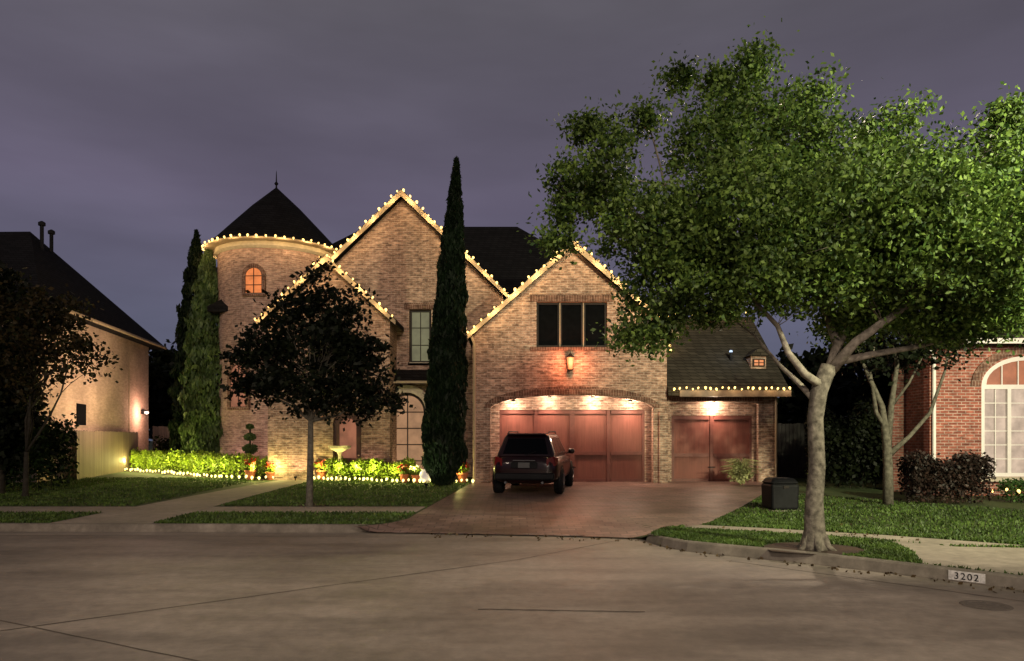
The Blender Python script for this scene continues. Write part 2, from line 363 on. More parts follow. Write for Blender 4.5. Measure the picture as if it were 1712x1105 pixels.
drape('garden_bed',[(-17.5,32.3),(-9.95,26.0),(-8.2,25.8),(-8.2,27.2),(-9,31),(-17,34)],SOIL,.01)
drape('garden_bed',[(-6.8,25.7),(-4.3,24.6),(-1.35,24.2),(-1.35,27.5),(-6.8,26.6)],SOIL,.01)
FL=[]
for _ in range(170):
    x=rng.uniform(-1.5,6.5); y=kk(x)-.02-abs(rng.normal())*.25; FL.append((x,y,.012))
for _ in range(150):
    x=rng.uniform(2.9,6.5); y=rng.uniform(11.6,14); FL.append((x,y,G(x,y)+.02))
tag(leafmesh('fallen_leaves',FL,.04,leafmat('dry_leaves',(.05,.03,.012),(.11,.07,.03))),'dry fallen leaves along the right kerb','leaves',kind='stuff')
# ------------------------------------------------------------ lights helpers
def plight(loc,e,c=(1,.75,.45),r=.03):
    l=bpy.data.lights.new('lamp_light','POINT'); l.energy=e; l.color=c; l.shadow_soft_size=r
    o=bpy.data.objects.new('lamp_light',l); o.location=loc; COL.objects.link(o); return o
def spot(loc,tgt,e,ang,c=(1,.75,.5),blend=.6,r=.05):
    l=bpy.data.lights.new('spot_light','SPOT'); l.energy=e; l.color=c; l.shadow_soft_size=r; l.spot_size=R(ang); l.spot_blend=blend
    o=bpy.data.objects.new('spot_light',l); o.location=loc; o.rotation_euler=(Vector(tgt)-Vector(loc)).to_track_quat('-Z','Y').to_euler(); COL.objects.link(o); return o
# ------------------------------------------------------------ main house
H=thing('brick_house','large two storey tan brick house with round turret, steep gables and wooden garage doors','house',(0,27,.3))
def arch(x0,x1,z0,zs,zt,n=14):
    c=(x0+x1)/2; w=(x1-x0)/2
    return [(x0,z0),(x1,z0)]+[(c+w*math.cos(t),zs+(zt-zs)*math.sin(t)) for t in [PI*i/n for i in range(n+1)]]
def window(parent,x0,x1,z0,z1,y,nx,nz,fm,pm,zt=None,fw=.06,sill=None,label=None,bar=.025):
    mb=MB()
    if zt is None:
        out=[(x0,z0),(x1,z0),(x1,z1),(x0,z1)]; inn=[(x0+fw,z0+fw),(x1-fw,z0+fw),(x1-fw,z1-fw),(x0+fw,z1-fw)]
    else: out=arch(x0,x1,z0,z1,zt); inn=arch(x0+fw,x1-fw,z0+fw,z1,zt-fw)
    mb.panel(out,[inn],y,y+.08); ztop=(z1-fw) if zt is None else zt-fw
    cx=(x0+x1)/2; hw=(x1-x0)/2-fw
    for i in range(1,nx):
        x=x0+fw+(x1-x0-2*fw)*i/nx
        t=ztop if zt is None else z1+(zt-fw-z1)*math.sqrt(max(0,1-((x-cx)/hw)**2))
        mb.box((x-bar,y+.012,z0+fw),(x+bar,y+.05,t-.002))
    for j in range(1,nz+(1 if zt else 0)):
        z=z0+(z1-z0)*j/nz
        mb.box((x0+fw,y+.015,z-bar),(x1-fw,y+.047,z+bar))
    w=mb.build('window',fm,parent)
    if label: w['label']=label
    pb=MB(); pb.panel(inn,[],y+.055,y+.07); pb.build('pane',pm,w)
    if sill: sb=MB(); sb.box((x0-.08,y-.1,z0-.12),(x1+.08,y+.05,z0-.003)); sb.build('sill',sill,w)
    return w
def gable_roof(cx,y0,y1,zr,hw,sl,mat,th=.16,fascia=CREAM):
    mb=MB()
    for s in (-1,1):
        mb.prism([(cx,zr),(cx+s*hw,zr-hw*sl),(cx+s*hw,zr-hw*sl-th),(cx,zr-th)],y0,y1)
    r=mb.build('roof',mat,H)
    fb=MB(); t=.2; sh=.03
    fb.panel([(cx,zr-sh),(cx+hw,zr-hw*sl-sh),(cx+hw-.02,zr-hw*sl-t),(cx,zr-t-.06),(cx-hw+.02,zr-hw*sl-t),(cx-hw,zr-hw*sl-sh)],[],y0-.04,y0-.003)
    fb.build('fascia',fascia,r); return r
WIN_OLIVE=emis('curtained_window',(.17,.165,.085),.8); WIN_OR=emis('orange_window',(1,.27,.07),1.0); WIN_DIM=emis('dim_door_glass',(.42,.22,.11),.9)
WIN_PINK=emis('pink_window',(.6,.22,.12),.6); LANT=emis('lantern_glass',(1,.22,.06),2.6); WIN_CR=emis('cream_window',(1,.74,.54),.72); WIN_OR2=emis('warm_window',(.9,.28,.12),.6)
gx0,gx1=-1.31,5.13; gc=2.0; zr=8.31
AR=arch(-.71,4.68,0,2.78,3.22,18); arc=AR[2:]
outer=[(gx0,0),(-.71,0)]+list(reversed(arc))+[(4.68,0),(gx1,0),(gx1,zr-.2-.88*(gx1-gc)),(gc,zr-.2),(gx0,zr-.2-.88*(gc-gx0))]
wb=MB(); wb.panel(outer,[[(.81,4.82),(3.15,4.82),(3.15,6.31),(.81,6.31)]],24.5,24.8); wb.build('wall',BR,H)['label']='brick gable wall over the double garage'
wb=MB(); wb.panel([(-1.0,0),(-.42,0),(-.42,2.76),(4.49,2.76),(4.49,0),(5.0,0),(5.0,3.6),(-1.0,3.6)],[],25.0,25.2); wb.build('garage_recess_wall',BR,H)
for x0,x1 in ((gx0,gx0+.3),(gx1-.3,gx1)):
    wb=MB(); wb.box((x0,24.803,0),(x1,30,5.25)); wb.build('side_wall',BR,H)
c=(-.71+4.68)/2; w=(4.68+.71)/2
ring=[(c+(w+.02)*math.cos(t),2.80+.44*math.sin(t)) for t in [PI*i/24 for i in range(25)]]
ring2=[(c+(w+.22)*math.cos(t),2.80+.72*math.sin(t)) for t in [PI*i/24 for i in range(25)]]
tb=MB()
for i in range(24):
    tb.prism([ring[i],ring2[i],ring2[i+1],ring[i+1]],24.46,24.497)
tb.build('brick_arch',BRD,H)
MB().box((.6,24.455,6.32),(3.36,24.497,6.56)).build('brick_lintel',BRD,H); MB().box((.6,24.44,4.7),(3.36,24.497,4.815)).build('sill_course',BRD,H)
MB().box((5.14,24.38,0),(4.86,24.497,2.7)).build('brick_pier',BR,H)
for k in range(3):
    x0=.83+k*.78; window(H,x0,x0+.74,4.84,6.29,24.58,1,1,DARKF,BLACKG,fw=.05,label='dark screened window pane over the double garage door')
for x in (1.572,2.352): MB().box((x,24.53,4.84),(x+.036,24.62,6.29)).build('mullion',CREAM,H)
def gdoor(x0,x1,z0,z1,y,n,label):
    d=MB(); d.box((x0,y,z0),(x1,y+.06,z1)); d=d.build('garage_door',DOORW,H); d['label']=label
    t=MB(); w=(x1-x0)/n
    for i in range(n+1):
        x=x0+i*w; a=.085 if i%2==0 else .055
        t.box((max(x0,x-a),y-.05,z0),(min(x1,x+a),y-.002,z1))
    for z in (z0,z0+(z1-z0)*.38,z1-.13):
        for i in range(n):
            xa=x0+i*w+.087; xb=x0+(i+1)*w-.087
            t.box((xa,y-.046,z),(xb,y-.002,z+.12))
    t.build('door_frame',DOORT,d)
    hb=MB(); hb.box(((x0+x1)/2-.12,y-.08,z0+.5),((x0+x1)/2+.12,y-.052,z0+.53)); hb.build('handle',BLK,d)
gdoor(-.42,4.49,.3,2.755,25.06,4,'wide wooden double garage door under the brick arch')
def canlight(x,y,z,e,down=0):
    b=MB().lathe([(.07,.10),(.07,0),(.055,-.005),(.05,.04)],(x,y,z),12); f=b.build('downlight',BLK,H)
    b=MB().lathe([(.001,.0),(.04,-.002),(.035,-.012),(.001,-.018)],(x,y,z+.02),10); b.build('light_bulb',BULB,f)
    plight((x,y,z-.07),e,(1,.73,.52),.06)
    if down: spot((x,y-.1,z-.1),(x,y+.05,z-2),down,130,(1,.62,.44),.9,.1)
for x,z in ((.05,3.03),(1.25,3.16),(2.7,3.16),(3.95,3.03)): canlight(x,24.70,z,40,100)
gable_roof(gc,24.2,33,zr,3.47,.88,ROOF)
def lantern(x,y,z,par,e=5):
    b=MB(); b.box((x-.05,y+.1,z-.2),(x+.05,y+.2,z+.12)); b.tube([(x,y+.15,z+.1),(x,y+.03,z+.3),(x,y,z+.22)],.012,6)
    b.lathe([(.13,.0),(.02,.14),(.01,.2)],(x,y,z+.18),4); b.lathe([(.06,-.05),(.10,0)],(x,y,z-.22),4)
    for sx in (-1,1):
        for sy in (-1,1): b.tube([(x+sx*.06,y+sy*.06,z-.22),(x+sx*.085,y+sy*.085,z+.18)],.006,4)
    f=b.build('wall_lantern',DARKF,par); g=MB().lathe([(.075,-.21),(.12,.17)],(x,y,z),8); g.build('lantern_glass',LANT,f)
    plight((x,y-.25,z),e,(1,.26,.11),.1)
lantern(1.92,24.3,4.28,H,95)
b=MB(); b.tube([(-1.36,24.42,5.2),(-1.24,24.44,4.9),(-1.24,24.44,.35)],.045,8); b.build('downspout',CREAM,H)
b=MB(); b.tube([(8.86,24.8,3.3),(8.86,24.83,.35)],.04,8); b.build('downspout',CREAM,H)
sp=arch(5.32,8.3,0,2.95,3.04,8)[2:]
wb=MB(); wb.panel([(5.135,0),(5.32,0)]+list(reversed(sp))+[(8.3,0),(8.89,0),(8.89,3.35),(5.135,3.35)],[],24.9,25.08); wb.build('wall',BR,H)
wb=MB(); wb.panel([(5.14,0),(5.45,0),(5.45,2.57),(8.19,2.57),(8.19,0),(8.6,0),(8.6,3.34),(5.14,3.34)],[],25.25,25.4); wb.build('garage_recess_wall',BR,H)
wb=MB(); wb.panel([(25.083,0),(30,0),(30,5.0),(28.2,6.15),(25.083,3.5)],[],8.59,8.89)
wb.v=[(v[1],v[0],v[2]) for v in wb.v]; wb.build('side_wall',BR,H)
MB().box((5.2,24.86,3.05),(8.45,24.897,3.28)).build('brick_lintel',BRD,H)
gdoor(5.45,8.19,.3,2.567,25.3,2,'single wooden garage door under the low roof')
canlight(6.84,25.06,3.0,70,90)
rb=MB(); rb.panel([(24.3,3.38),(28.3,6.45),(32,3.5),(32,3.3),(28.3,6.25),(24.3,3.2)],[],5.14,9.15); rb.v=[(v[1],v[0],v[2]) for v in rb.v]
lr=rb.build('roof',ROOFB,H); lr['label']='low brown shingle roof over the single garage'
fb=MB(); fb.box((5.5,24.22,3.16),(9.15,24.297,3.37)); fb.build('gutter',simple('brown_gutter',(.10,.07,.05),.6),lr)
p=at(1222,592,25.8); vb=MB().lathe([(.05,-.3),(.05,.05),(.08,.06)],tuple(p),12).build('roof_light',BLK,lr)
MB().lathe([(.05,.062),(.06,.09),(.045,.13),(.01,.14)],tuple(p),12).build('lamp_glass',emis('cool_lamp',(.6,.75,1),1.6),vb); plight((p.x,p.y-.25,p.z+.15),4,(.6,.75,1),.05)
Yd=25.35; p=at(1268,606,Yd)
dm=MB().box((p.x-.26,Yd,p.z-.6),(p.x+.26,26.6,p.z+.22)).build('dormer',BR,lr)
MB().prism([(p.x-.34,p.z+.222),(p.x+.34,p.z+.222),(p.x,p.z+.5)],Yd-.1,27.0).build('dormer_roof',ROOFB,lr)
window(dm,p.x-.2,p.x+.2,p.z-.14,p.z+.12,Yd-.083,2,2,DARKF,WIN_OR,fw=.035,bar=.012)
mx=-4.07; mz=10.94; ms=.97; hw=3.75
wb=MB(); wb.panel([(mx-hw,0),(mx+hw,0),(mx+hw,mz-.22-ms*hw),(mx,mz-.22),(mx-hw,mz-.22-ms*hw)],[[(-3.83,4.6),(-3.0,4.6),(-3.0,6.6),(-3.83,6.6)],arch(-4.6,-3.2,.3,2.8,3.5)],27.5,27.75)
wb.build('wall',BR,H)['label']='tall brick main gable wall'
gable_roof(mx,27.1,34,mz,4.05,ms,ROOF)
window(H,-3.8,-3.03,4.63,6.57,27.6,2,3,DARKF,WIN_OLIVE,sill=STONE,label='tall upstairs window with olive curtain glow',bar=.015)
MB().box((-4.0,27.46,6.6),(-2.85,27.497,6.84)).build('brick_lintel',BRD,H)
MB().panel(arch(-4.85,-2.95,.25,2.8,3.78),[arch(-4.6,-3.2,.27,2.8,3.5)],27.38,27.495).build('stone_surround',STONE,H)
pr=MB(); pr.add([(-5.0,26.75,3.88),(-2.7,26.75,3.88),(-2.7,27.495,4.35),(-5.0,27.495,4.35),(-5.0,26.75,3.78),(-2.7,26.75,3.78),(-2.7,27.495,3.86),(-5.0,27.495,3.86)],[(0,1,2,3),(4,7,6,5),(0,4,5,1),(1,5,6,2),(2,6,7,3),(3,7,4,0)]); pr=pr.build('porch_roof',ROOF,H)
MB().box((-5.0,26.71,3.79),(-2.7,26.747,3.88)).build('fascia',CREAM,pr)
window(H,-4.58,-3.22,.35,2.78,27.6,2,4,DARKF,WIN_DIM,zt=3.48,label='arched glazed entrance window in cream stone surround',bar=.02,fw=.08)
lx=-6.44; lz=8.17; ls=.93
wb=MB(); wb.panel([(lx-2.15,0),(lx+2.15,0),(lx+2.15,lz-.2-ls*2.15),(lx,lz-.2),(lx-2.15,lz-.2-ls*2.15)],[arch(-6.3,-5.3,.3,2.3,2.75),[(-7.1,4.3),(-5.9,4.3),(-5.9,5.9),(-7.1,5.9)]],26.0,26.25); wb.build('wall',BR,H)['label']='brick wall of the lower entry gable'
for s in (-1,1):
    wb=MB(); a,b_=sorted((lx+s*2.15,lx+s*1.9)); wb.box((a,26.253,0),(b_,27.497 if s>0 else 29.4,5.9)); wb.build('side_wall',BR,H)
gable_roof(lx,25.6,29.5,lz,2.42,ls,ROOF)
window(H,-7.08,-5.92,4.32,5.88,26.1,2,3,DARKF,BLACKG,sill=STONE)
d=MB().panel(arch(-6.28,-5.32,.3,2.3,2.73),[arch(-6.1,-5.5,1.1,2.2,2.5)],26.12,26.18).build('front_door',simple('door_brown',(.10,.05,.035),.5),H)
MB().panel(arch(-6.1,-5.5,1.1,2.2,2.5),[],26.15,26.165).build('door_glass',WIN_PINK,d)
MB().lathe([(.01,0),(.035,.02),(.035,.05),(.01,.07)],(-5.42,26.05,1.2),8,'y').build('handle',CREAM,d)
MB().box((-11.5,29.5,0),(5.3,38,6.85)).build('rear_wall',BR,H)
def hip(x0,x1,y0,y1,z0,a,b,ym,zr):
    return MB().add([(x0,y0,z0),(x1,y0,z0),(x1,y1,z0),(x0,y1,z0),(a,ym,zr),(b,ym,zr),(x0,y0,z0-.2),(x1,y0,z0-.2),(x1,y1,z0-.2),(x0,y1,z0-.2)],
      [(0,1,5,4),(1,2,5),(2,3,4,5),(3,0,4),(0,6,7,1),(1,7,8,2),(2,8,9,3),(3,9,6,0),(6,9,8,7)])
hip(-12,5.8,29.1,38.4,7.0,-6.6,.24,33.5,11.4).build('roof',ROOF,H)['label']='dark hipped main roof behind the gables'
TC=Vector((-9.88,31,0)); tb=MB(); tr=2.3
tb.lathe([(tr,0),(tr,9.45)],tuple(TC),64); tw=tb.build('tower_wall',BRT,H,loc=tuple(TC))
def towin(px,z0,z1,zt,wd,pm,label):
    dirv=Vector(((px-856)/F,1)).normalized()
    c2=Vector((TC.x,TC.y)); bq=dirv.dot(c2); D=bq*bq-(c2.length_squared-tr*tr); t=bq-math.sqrt(max(D,0)); pt=dirv*t
    nrm=(pt-c2).normalized(); tan=Vector((-nrm.y,nrm.x))
    w=MB(); w.panel(arch(-wd-.1,wd+.1,z0-.08,z1,zt+.12),[arch(-wd+.04,wd-.04,z0+.04,z1,zt-.04)],0,.12)
    tf=lambda L:[(pt.x+tan.x*a+nrm.x*(.09-b2),pt.y+tan.y*a+nrm.y*(.09-b2),c_) for a,b2,c_ in L]
    w.v=tf(w.v); wo=w.build('window',BRD,tw,loc=(pt.x,pt.y,z0)); wo['label']=label
    m=MB(); m.box((-.015,.03,z0),(.015,.05,zt-.05)); m.box((-wd+.04,.031,(z0+z1)/2-.015),(wd-.04,.049,(z0+z1)/2+.015)); m.box((-wd+.04,.031,z1-.015),(wd-.04,.049,z1+.015)); m.v=tf(m.v); m.build('muntin',DARKF,wo)
    p=MB(); p.panel(arch(-wd+.04,wd-.04,z0+.04,z1,zt-.04),[],.055,.062); p.v=tf(p.v); p.build('pane',pm,wo)
towin(425,7.4,8.1,8.45,.36,WIN_OR,'small arched turret window glowing orange')
towin(400,3.0,4.3,4.7,.4,WIN_PINK,'lower turret window glowing pink')
MB().lathe([(2.32,9.2),(2.42,9.3),(2.42,9.45),(2.32,9.45)],tuple(TC),48).build('cornice',STONE,H)
MB().lathe([(2.78,9.46),(2.8,9.56),(2.45,9.86),(1.9,10.45),(1.0,11.4),(.04,12.3)],tuple(TC),48).build('tower_roof',ROOF,H)
MB().lathe([(.05,12.25),(.03,12.4),(.09,12.48),(.03,12.56),(.015,12.95),(.002,13.05)],tuple(TC),8).build('finial',BLK,H)
MB().lathe([(2.2,9.452),(2.81,9.452),(2.83,9.52),(2.2,9.52)],tuple(TC),48).build('gutter',CREAM,H)
# ------------------------------------------------------------ string lights
bme=MB().lathe([(.012,-.05),(.03,-.02),(.042,.015),(.03,.045),(.004,.06)],n=8)
bproto={}
def strand(label,pts,sp,group,mat=BULB,cable=.006,sc=1,le=1.2,every=3,loff=(0,-.12,0),jit=.03,lc=(1,.64,.27),name='string_lights'):
    pts=[Vector(p) for p in pts]; t=thing(name,label,'string lights',tuple(pts[0]),group)
    out=[]; carry=0
    for a,b in zip(pts,pts[1:]):
        L=(b-a).length; s=carry
        while s<L: out.append(a.lerp(b,s/L)); s+=sp
        carry=s-L
    MB().tube(pts,cable,4).build('cable',WIRE,t)
    key=mat.name
    for i,p in enumerate(out):
        if key not in bproto:
            o=bme.build('bulb',mat,None,smooth=True); bproto[key]=o; o.parent=t
        else:
            o=bproto[key].copy(); COL.objects.link(o); o.parent=t
        q=p+Vector((random.uniform(-jit,jit),-.02,random.uniform(-jit,jit)+.02)); o.location=q-pts[0]; s=sc*random.uniform(.75,1.25); o.scale=(s,s,s)
        o.rotation_euler=(random.uniform(-.5,.5),random.uniform(-.5,.5),0)
        if i%every==1: plight(q+Vector(loff),le*random.uniform(.7,1.3),lc,.05)
GR='bulb strings along the roof edges'
def rake(cx,y,z,hw,sl,off=-.05): return [(cx-hw,y,z-hw*sl+off),(cx,y,z+off+.04),(cx+hw,y,z-hw*sl+off)]
LE=13; LO=(0,-.16,-.16)
strand('ring of warm bulbs around the round turret eave',[(TC.x+2.87*math.cos(a),TC.y+2.87*math.sin(a),9.5) for a in np.arange(R(165),R(372),R(6))],.34,GR,sc=.98,le=15,loff=LO)
strand('warm bulbs outlining the tallest brick gable',rake(mx,27.02,mz,4.0,ms),.32,GR,sc=.95,le=LE,loff=LO)
strand('warm bulbs outlining the small entry gable behind the young tree',rake(lx,25.52,lz,2.42,ls),.31,GR,sc=.9,le=LE,loff=LO)
strand('warm bulbs outlining the gable over the double garage',rake(gc,24.12,zr,3.45,.88),.30,GR,sc=.88,le=LE,loff=LO)
strand('straight row of warm bulbs along the eave of the single garage',[(5.3,24.17,3.40),(9.15,24.17,3.40)],.2,GR,sc=.85,le=6)
strand('sparse warm bulbs along the ridge above the single garage',[(5.6,26.0,4.85),(5.75,28.0,6.42),(9.1,28.0,6.55)],.30,GR,sc=1.15,loff=(0,-.15,.1),le=6)
GB='bulb strings edging the garden beds'
strand('bulbs edging the garden bed left of the front path',[(-17.2,32.0,.49),(-13.5,28.9,.46),(-9.95,25.9,.42),(-8.2,25.6,.41)],.26,GB,mat=BULBY,sc=1.0,le=34,every=3,loff=(0,.12,.38),lc=(1,.9,.28),name='garden_lights')
strand('bulbs edging the garden bed between front path and driveway',[(-6.8,25.55,.41),(-4.3,24.5,.40),(-1.15,24.15,.39)],.18,GB,mat=BULBY,sc=1.0,le=34,every=4,loff=(0,.12,.38),lc=(1,.9,.28),name='garden_lights')
strand('short string of bulbs in front of the boxwood hedge at the right house',[(11.7,18.0,.5),(15,17.8,.5)],.3,GB,sc=.8,le=2,every=4,loff=(0,-.1,.15),name='garden_lights')
# ------------------------------------------------------------ hedges, flowers
def hedge(name,label,segs,w,h,n,mat,size=.05,group=None,cat='hedge'):
    a=segs[0]; t=thing(name,label,cat,(a[0],a[1],base(a[1])),group); pts=[]
    L=[math.dist(p,q) for p,q in zip(segs,segs[1:])]; tot=sum(L)
    for (p,q),l in zip(zip(segs,segs[1:]),L):
        k=int(n*l/tot); u=rng.random(k); d=np.array([q[0]-p[0],q[1]-p[1]])/l; nn=np.array([-d[1],d[0]])
        o=(rng.random(k)-.5)*w; hh=h*(rng.random(k)**.5)*(1+.12*np.sin(u*l*5)+.06*rng.normal(size=k))
        x=p[0]+d[0]*u*l+nn[0]*o; y=p[1]+d[1]*u*l+nn[1]*o
        pts.append(np.stack([x,y,np.array([base(v) for v in y])+hh],1))
    leafmesh('foliage',np.concatenate(pts),size,mat,t)
    m=MB()
    for (p,q),l in zip(zip(segs,segs[1:]),L):
        for i in range(int(l/.35)):
            u=(i+.5)*.35/l; x=p[0]+(q[0]-p[0])*u; y=p[1]+(q[1]-p[1])*u; m.tube([(x,y,base(y)-.02),(x+.03,y,base(y)+h*.7)],.012,4)
    m.build('stem',BARKD,t); return t
hedge('hedge','low bright green hedge behind the left bed lights',[(-16.6,32.4),(-13.2,29.6),(-9.9,26.5),(-8.6,26.3)],.6,.8,13000,HEDL,.06,'low lit hedges')
hedge('hedge','low bright green hedge behind the bed lights right of the path',[(-6.4,25.9),(-5.0,25.2),(-3.3,24.9)],.5,.68,9500,HEDL,.05,'low lit hedges')
hedge('hedge','dark reddish hedge beneath the right house',[(9.6,18.0),(11.5,18.0)],.9,1.05,9000,HEDD,.055,'hedges by the right house')
hedge('hedge','low boxwood hedge under the white arched window',[(12.1,18.2),(15.5,18.2)],.6,.5,6000,BOXL,.045,'hedges by the right house')
hedge('shrub','dark low shrubs at the foot of the turret',[(-15.5,33),(-11.5,30.5)],1.2,1.3,6000,DKL,.08,cat='shrub')
hedge('shrub','tall dark shrubs behind the oak trunk beside the driveway',[(9.1,22.8),(12.6,21.8)],1.2,2.2,13000,DKL,.09,cat='shrub')
POT=simple('terracotta',(.4,.12,.05),.8,.15)
def potted(x,y,s,label,fm=REDF,group='potted flowers in the lit bed'):
    z=base(y); t=thing('flower_pot',label,'potted plant',(x,y,z),group)
    MB().lathe([(.10*s,0),(.15*s,.24*s),(.17*s,.24*s),(.17*s,.29*s),(.14*s,.29*s)],(x,y,z),14).build('pot',POT,t)
    leafmesh('foliage',ell((x,y,z+.42*s),(.2*s,.2*s,.16*s),160),.07*s,HEDL,t); leafmesh('flowers',ell((x,y,z+.5*s),(.22*s,.22*s,.14*s),60,.6),.06*s,fm,t)
potted(-9.2,26.0,1.2,'largest red flower pot left of the path'); potted(-8.5,26.0,1.0,'red flower pot nearest the left side of the path')
potted(-6.7,26.0,1.2,'red flower pot just right of the path'); potted(-3.6,24.7,1.0,'red flower pot at the foot of the tall cypress')
potted(-2.25,24.55,1.25,'orange pot of red flowers right of the white globe'); potted(-1.65,24.6,1.2,'red flower pot nearest the driveway')
potted(-3.2,24.6,.95,'white flower pot left of the white globe',WHF)
gz=base(24.6); t=thing('garden_globe','round white glowing globe among the red flowers','ornament',(-2.85,24.45,gz))
MB().lathe([(.12,0),(.14,.04),(.08,.08)],(-2.85,24.45,gz),14).build('globe_stand',STONE,t)
MB().lathe([(.21*math.sin(a)+.001,.27-.21*math.cos(a)) for a in np.arange(0,3.2,.26)],(-2.85,24.45,gz),18).build('globe',emis('white_globe',(1,.8,.65),.55,(.7,.7,.7)),t,smooth=True)
p=at(568,738,25.6); bz=base(25.6); t=thing('birdbath','pale stone birdbath in front of the entrance','birdbath',(p.x,25.6,bz))
MB().lathe([(.2,0),(.18,.05),(.07,.12),(.06,.9),(.1,1.0)],(p.x,25.6,bz),14).build('pedestal',STONE,t)
MB().lathe([(.1,1.0),(.36,1.12),(.4,1.22),(.36,1.21),(.05,1.1)],(p.x,25.6,bz),20).build('basin',STONE,t)
x,y=(418-856)*27.4/F,27.4; z=base(y); t=thing('topiary','slim spiral topiary in front of the turret','topiary',(x,y,z))
MB().tube([(x,y,z),(x,y,z+1.9)],.035,6).build('trunk',BARKD,t)
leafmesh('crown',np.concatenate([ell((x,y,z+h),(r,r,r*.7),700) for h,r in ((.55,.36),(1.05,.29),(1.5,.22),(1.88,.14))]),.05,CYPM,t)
x,y=(1238-856)*23.6/F,23.6; z=base(y); t=thing('ornamental_grass','pale arching ornamental plant beside the single garage door','plant',(x,y,z))
m=MB()
for i in range(190):
    a=random.uniform(0,6.28); L=random.uniform(.35,.68); h=random.uniform(.5,1.1)
    m.tube([(x,y,z),(x+math.cos(a)*L*.4,y+math.sin(a)*L*.4,z+h*.8),(x+math.cos(a)*L,y+math.sin(a)*L,z+h*.75)],[.010,.016,.004],3)
m.build('blades',PALEL,t); leafmesh('foliage',ell((x,y,z+.35),(.4,.4,.3),450),.07,PALEL,t)
# ------------------------------------------------------------ trees
def cypress(x,y,h,r,label,mat,n=14000,lean=0,pw=1.3,group='tall narrow cypresses',am=1.0):
    z=base(y); t=thing('cypress_tree',label,'tree',(x,y,z),group)
    u=rng.random(n)**1.1; prof=lambda q: np.clip(np.minimum((q+.05)/.12,1)*(1-q**pw)**.85+.015,0.015,1)
    th=rng.random(n)*2*PI; lum=1+am*(.14*np.sin(th*5+u*24)+.12*np.sin(th*3-u*51)+.08*np.sin(u*90+th))
    rr=r*prof(u)*lum*(.55+.5*rng.random(n)**.4)
    pts=np.stack([x+lean*u*h+rr*np.cos(th),y+rr*np.sin(th),z+.15+u*h],1)
    leafmesh('crown',pts,.09,mat,t,elong=2.8,vert=.68)
    MB().tube([(x,y,z-.05),(x+lean*h*.5,y,z+h*.5),(x+lean*h*.95,y,z+h*.95)],[.13,.08,.02],7).build('trunk',BARKD,t)
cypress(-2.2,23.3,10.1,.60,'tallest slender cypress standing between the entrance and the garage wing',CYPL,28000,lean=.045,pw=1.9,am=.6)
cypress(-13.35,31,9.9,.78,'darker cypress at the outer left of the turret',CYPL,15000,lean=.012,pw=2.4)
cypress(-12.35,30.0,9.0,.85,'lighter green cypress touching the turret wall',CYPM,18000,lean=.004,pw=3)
def branchy(mb,a,b,r0,r1,seg=5,wob=.12,sides=6):
    a=Vector(a);b=Vector(b);L=(b-a).length; pts=[]
    for i in range(seg+1):
        t=i/seg; p=a.lerp(b,t)
        if 0<i<seg: p+=Vector((random.gauss(0,wob),random.gauss(0,wob),random.gauss(0,wob)))*L*.25
        pts.append(p)
    mb.tube(pts,[r0+(r1-r0)*i/seg for i in range(seg+1)],sides); return pts
def tree(name,label,x,y,trunk_h,crowns,mat,bark,r0,nclump,per,cr,leaf,group=None):
    z=base(y); t=thing(name,label,'tree',(x,y,z),group); mb=MB()
    f=Vector((x+.03,y,z+trunk_h)); mb.tube([(x,y,z-.05),(x,y,z+.12),(x+.02,y,z+trunk_h*.5),tuple(f)],[r0*1.6,r0*1.1,r0,r0*.8],9)
    allp=[]
    tot=sum(c[1][0]*c[1][2] for c in crowns)
    for c,rad in crowns:
        k=max(6,int(nclump*rad[0]*rad[2]/tot)); cs=ell(c,rad,k); allp.append(cloud(cs,per,cr))
        m=branchy(mb,f,c,r0*.5,r0*.15); 
        for q in cs[::2]: branchy(mb,m[random.choice((3,4,5))],q,r0*.14,.006,3,sides=4)
    mb.build('trunk',bark,t,smooth=True); leafmesh('crown',np.concatenate(allp),leaf,mat,t); return t
def EL(px,py,rx,ry,Y,rd): 
    p=at(px,py,Y); return ((p.x,p.y,p.z),(rx*Y/F,rd,ry*Y/F))
Y=17.3
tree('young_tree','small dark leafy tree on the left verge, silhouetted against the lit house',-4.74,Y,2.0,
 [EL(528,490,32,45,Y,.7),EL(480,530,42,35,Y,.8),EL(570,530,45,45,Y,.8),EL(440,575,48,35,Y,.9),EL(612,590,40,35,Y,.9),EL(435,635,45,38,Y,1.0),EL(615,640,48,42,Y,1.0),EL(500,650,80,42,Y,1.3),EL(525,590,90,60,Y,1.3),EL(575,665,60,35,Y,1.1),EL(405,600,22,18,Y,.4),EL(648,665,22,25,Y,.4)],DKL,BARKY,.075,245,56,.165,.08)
tree('dark_tree','dark brown leafed tree in front of the left house',-12.9,19.6,1.2,[EL(80,560,70,42,19.6,1.2),EL(135,590,36,36,19.6,.8),EL(45,515,60,45,19.6,1),EL(40,620,50,50,19.6,1.1),EL(110,520,35,22,19.6,.6)],AUTL,BARKD,.07,95,56,.2,.08)
tree('dark_tree','large near-black tree cropped by the left edge',-14.2,20.5,.8,[EL(-10,540,70,80,20.5,1.4),EL(-50,480,70,60,20.5,1.4),EL(-5,650,60,70,20.5,1.4),EL(-70,640,80,100,20.5,1.6),EL(0,720,60,60,20.5,1.3)],DKL,BARKD,.12,330,60,.22,.11)
hedge('shrub','green overgrown bushes under the trees at far left',[(-17,21.2),(-13.0,21.4)],1.8,1.9,13000,GBUSH,.08,cat='shrub')
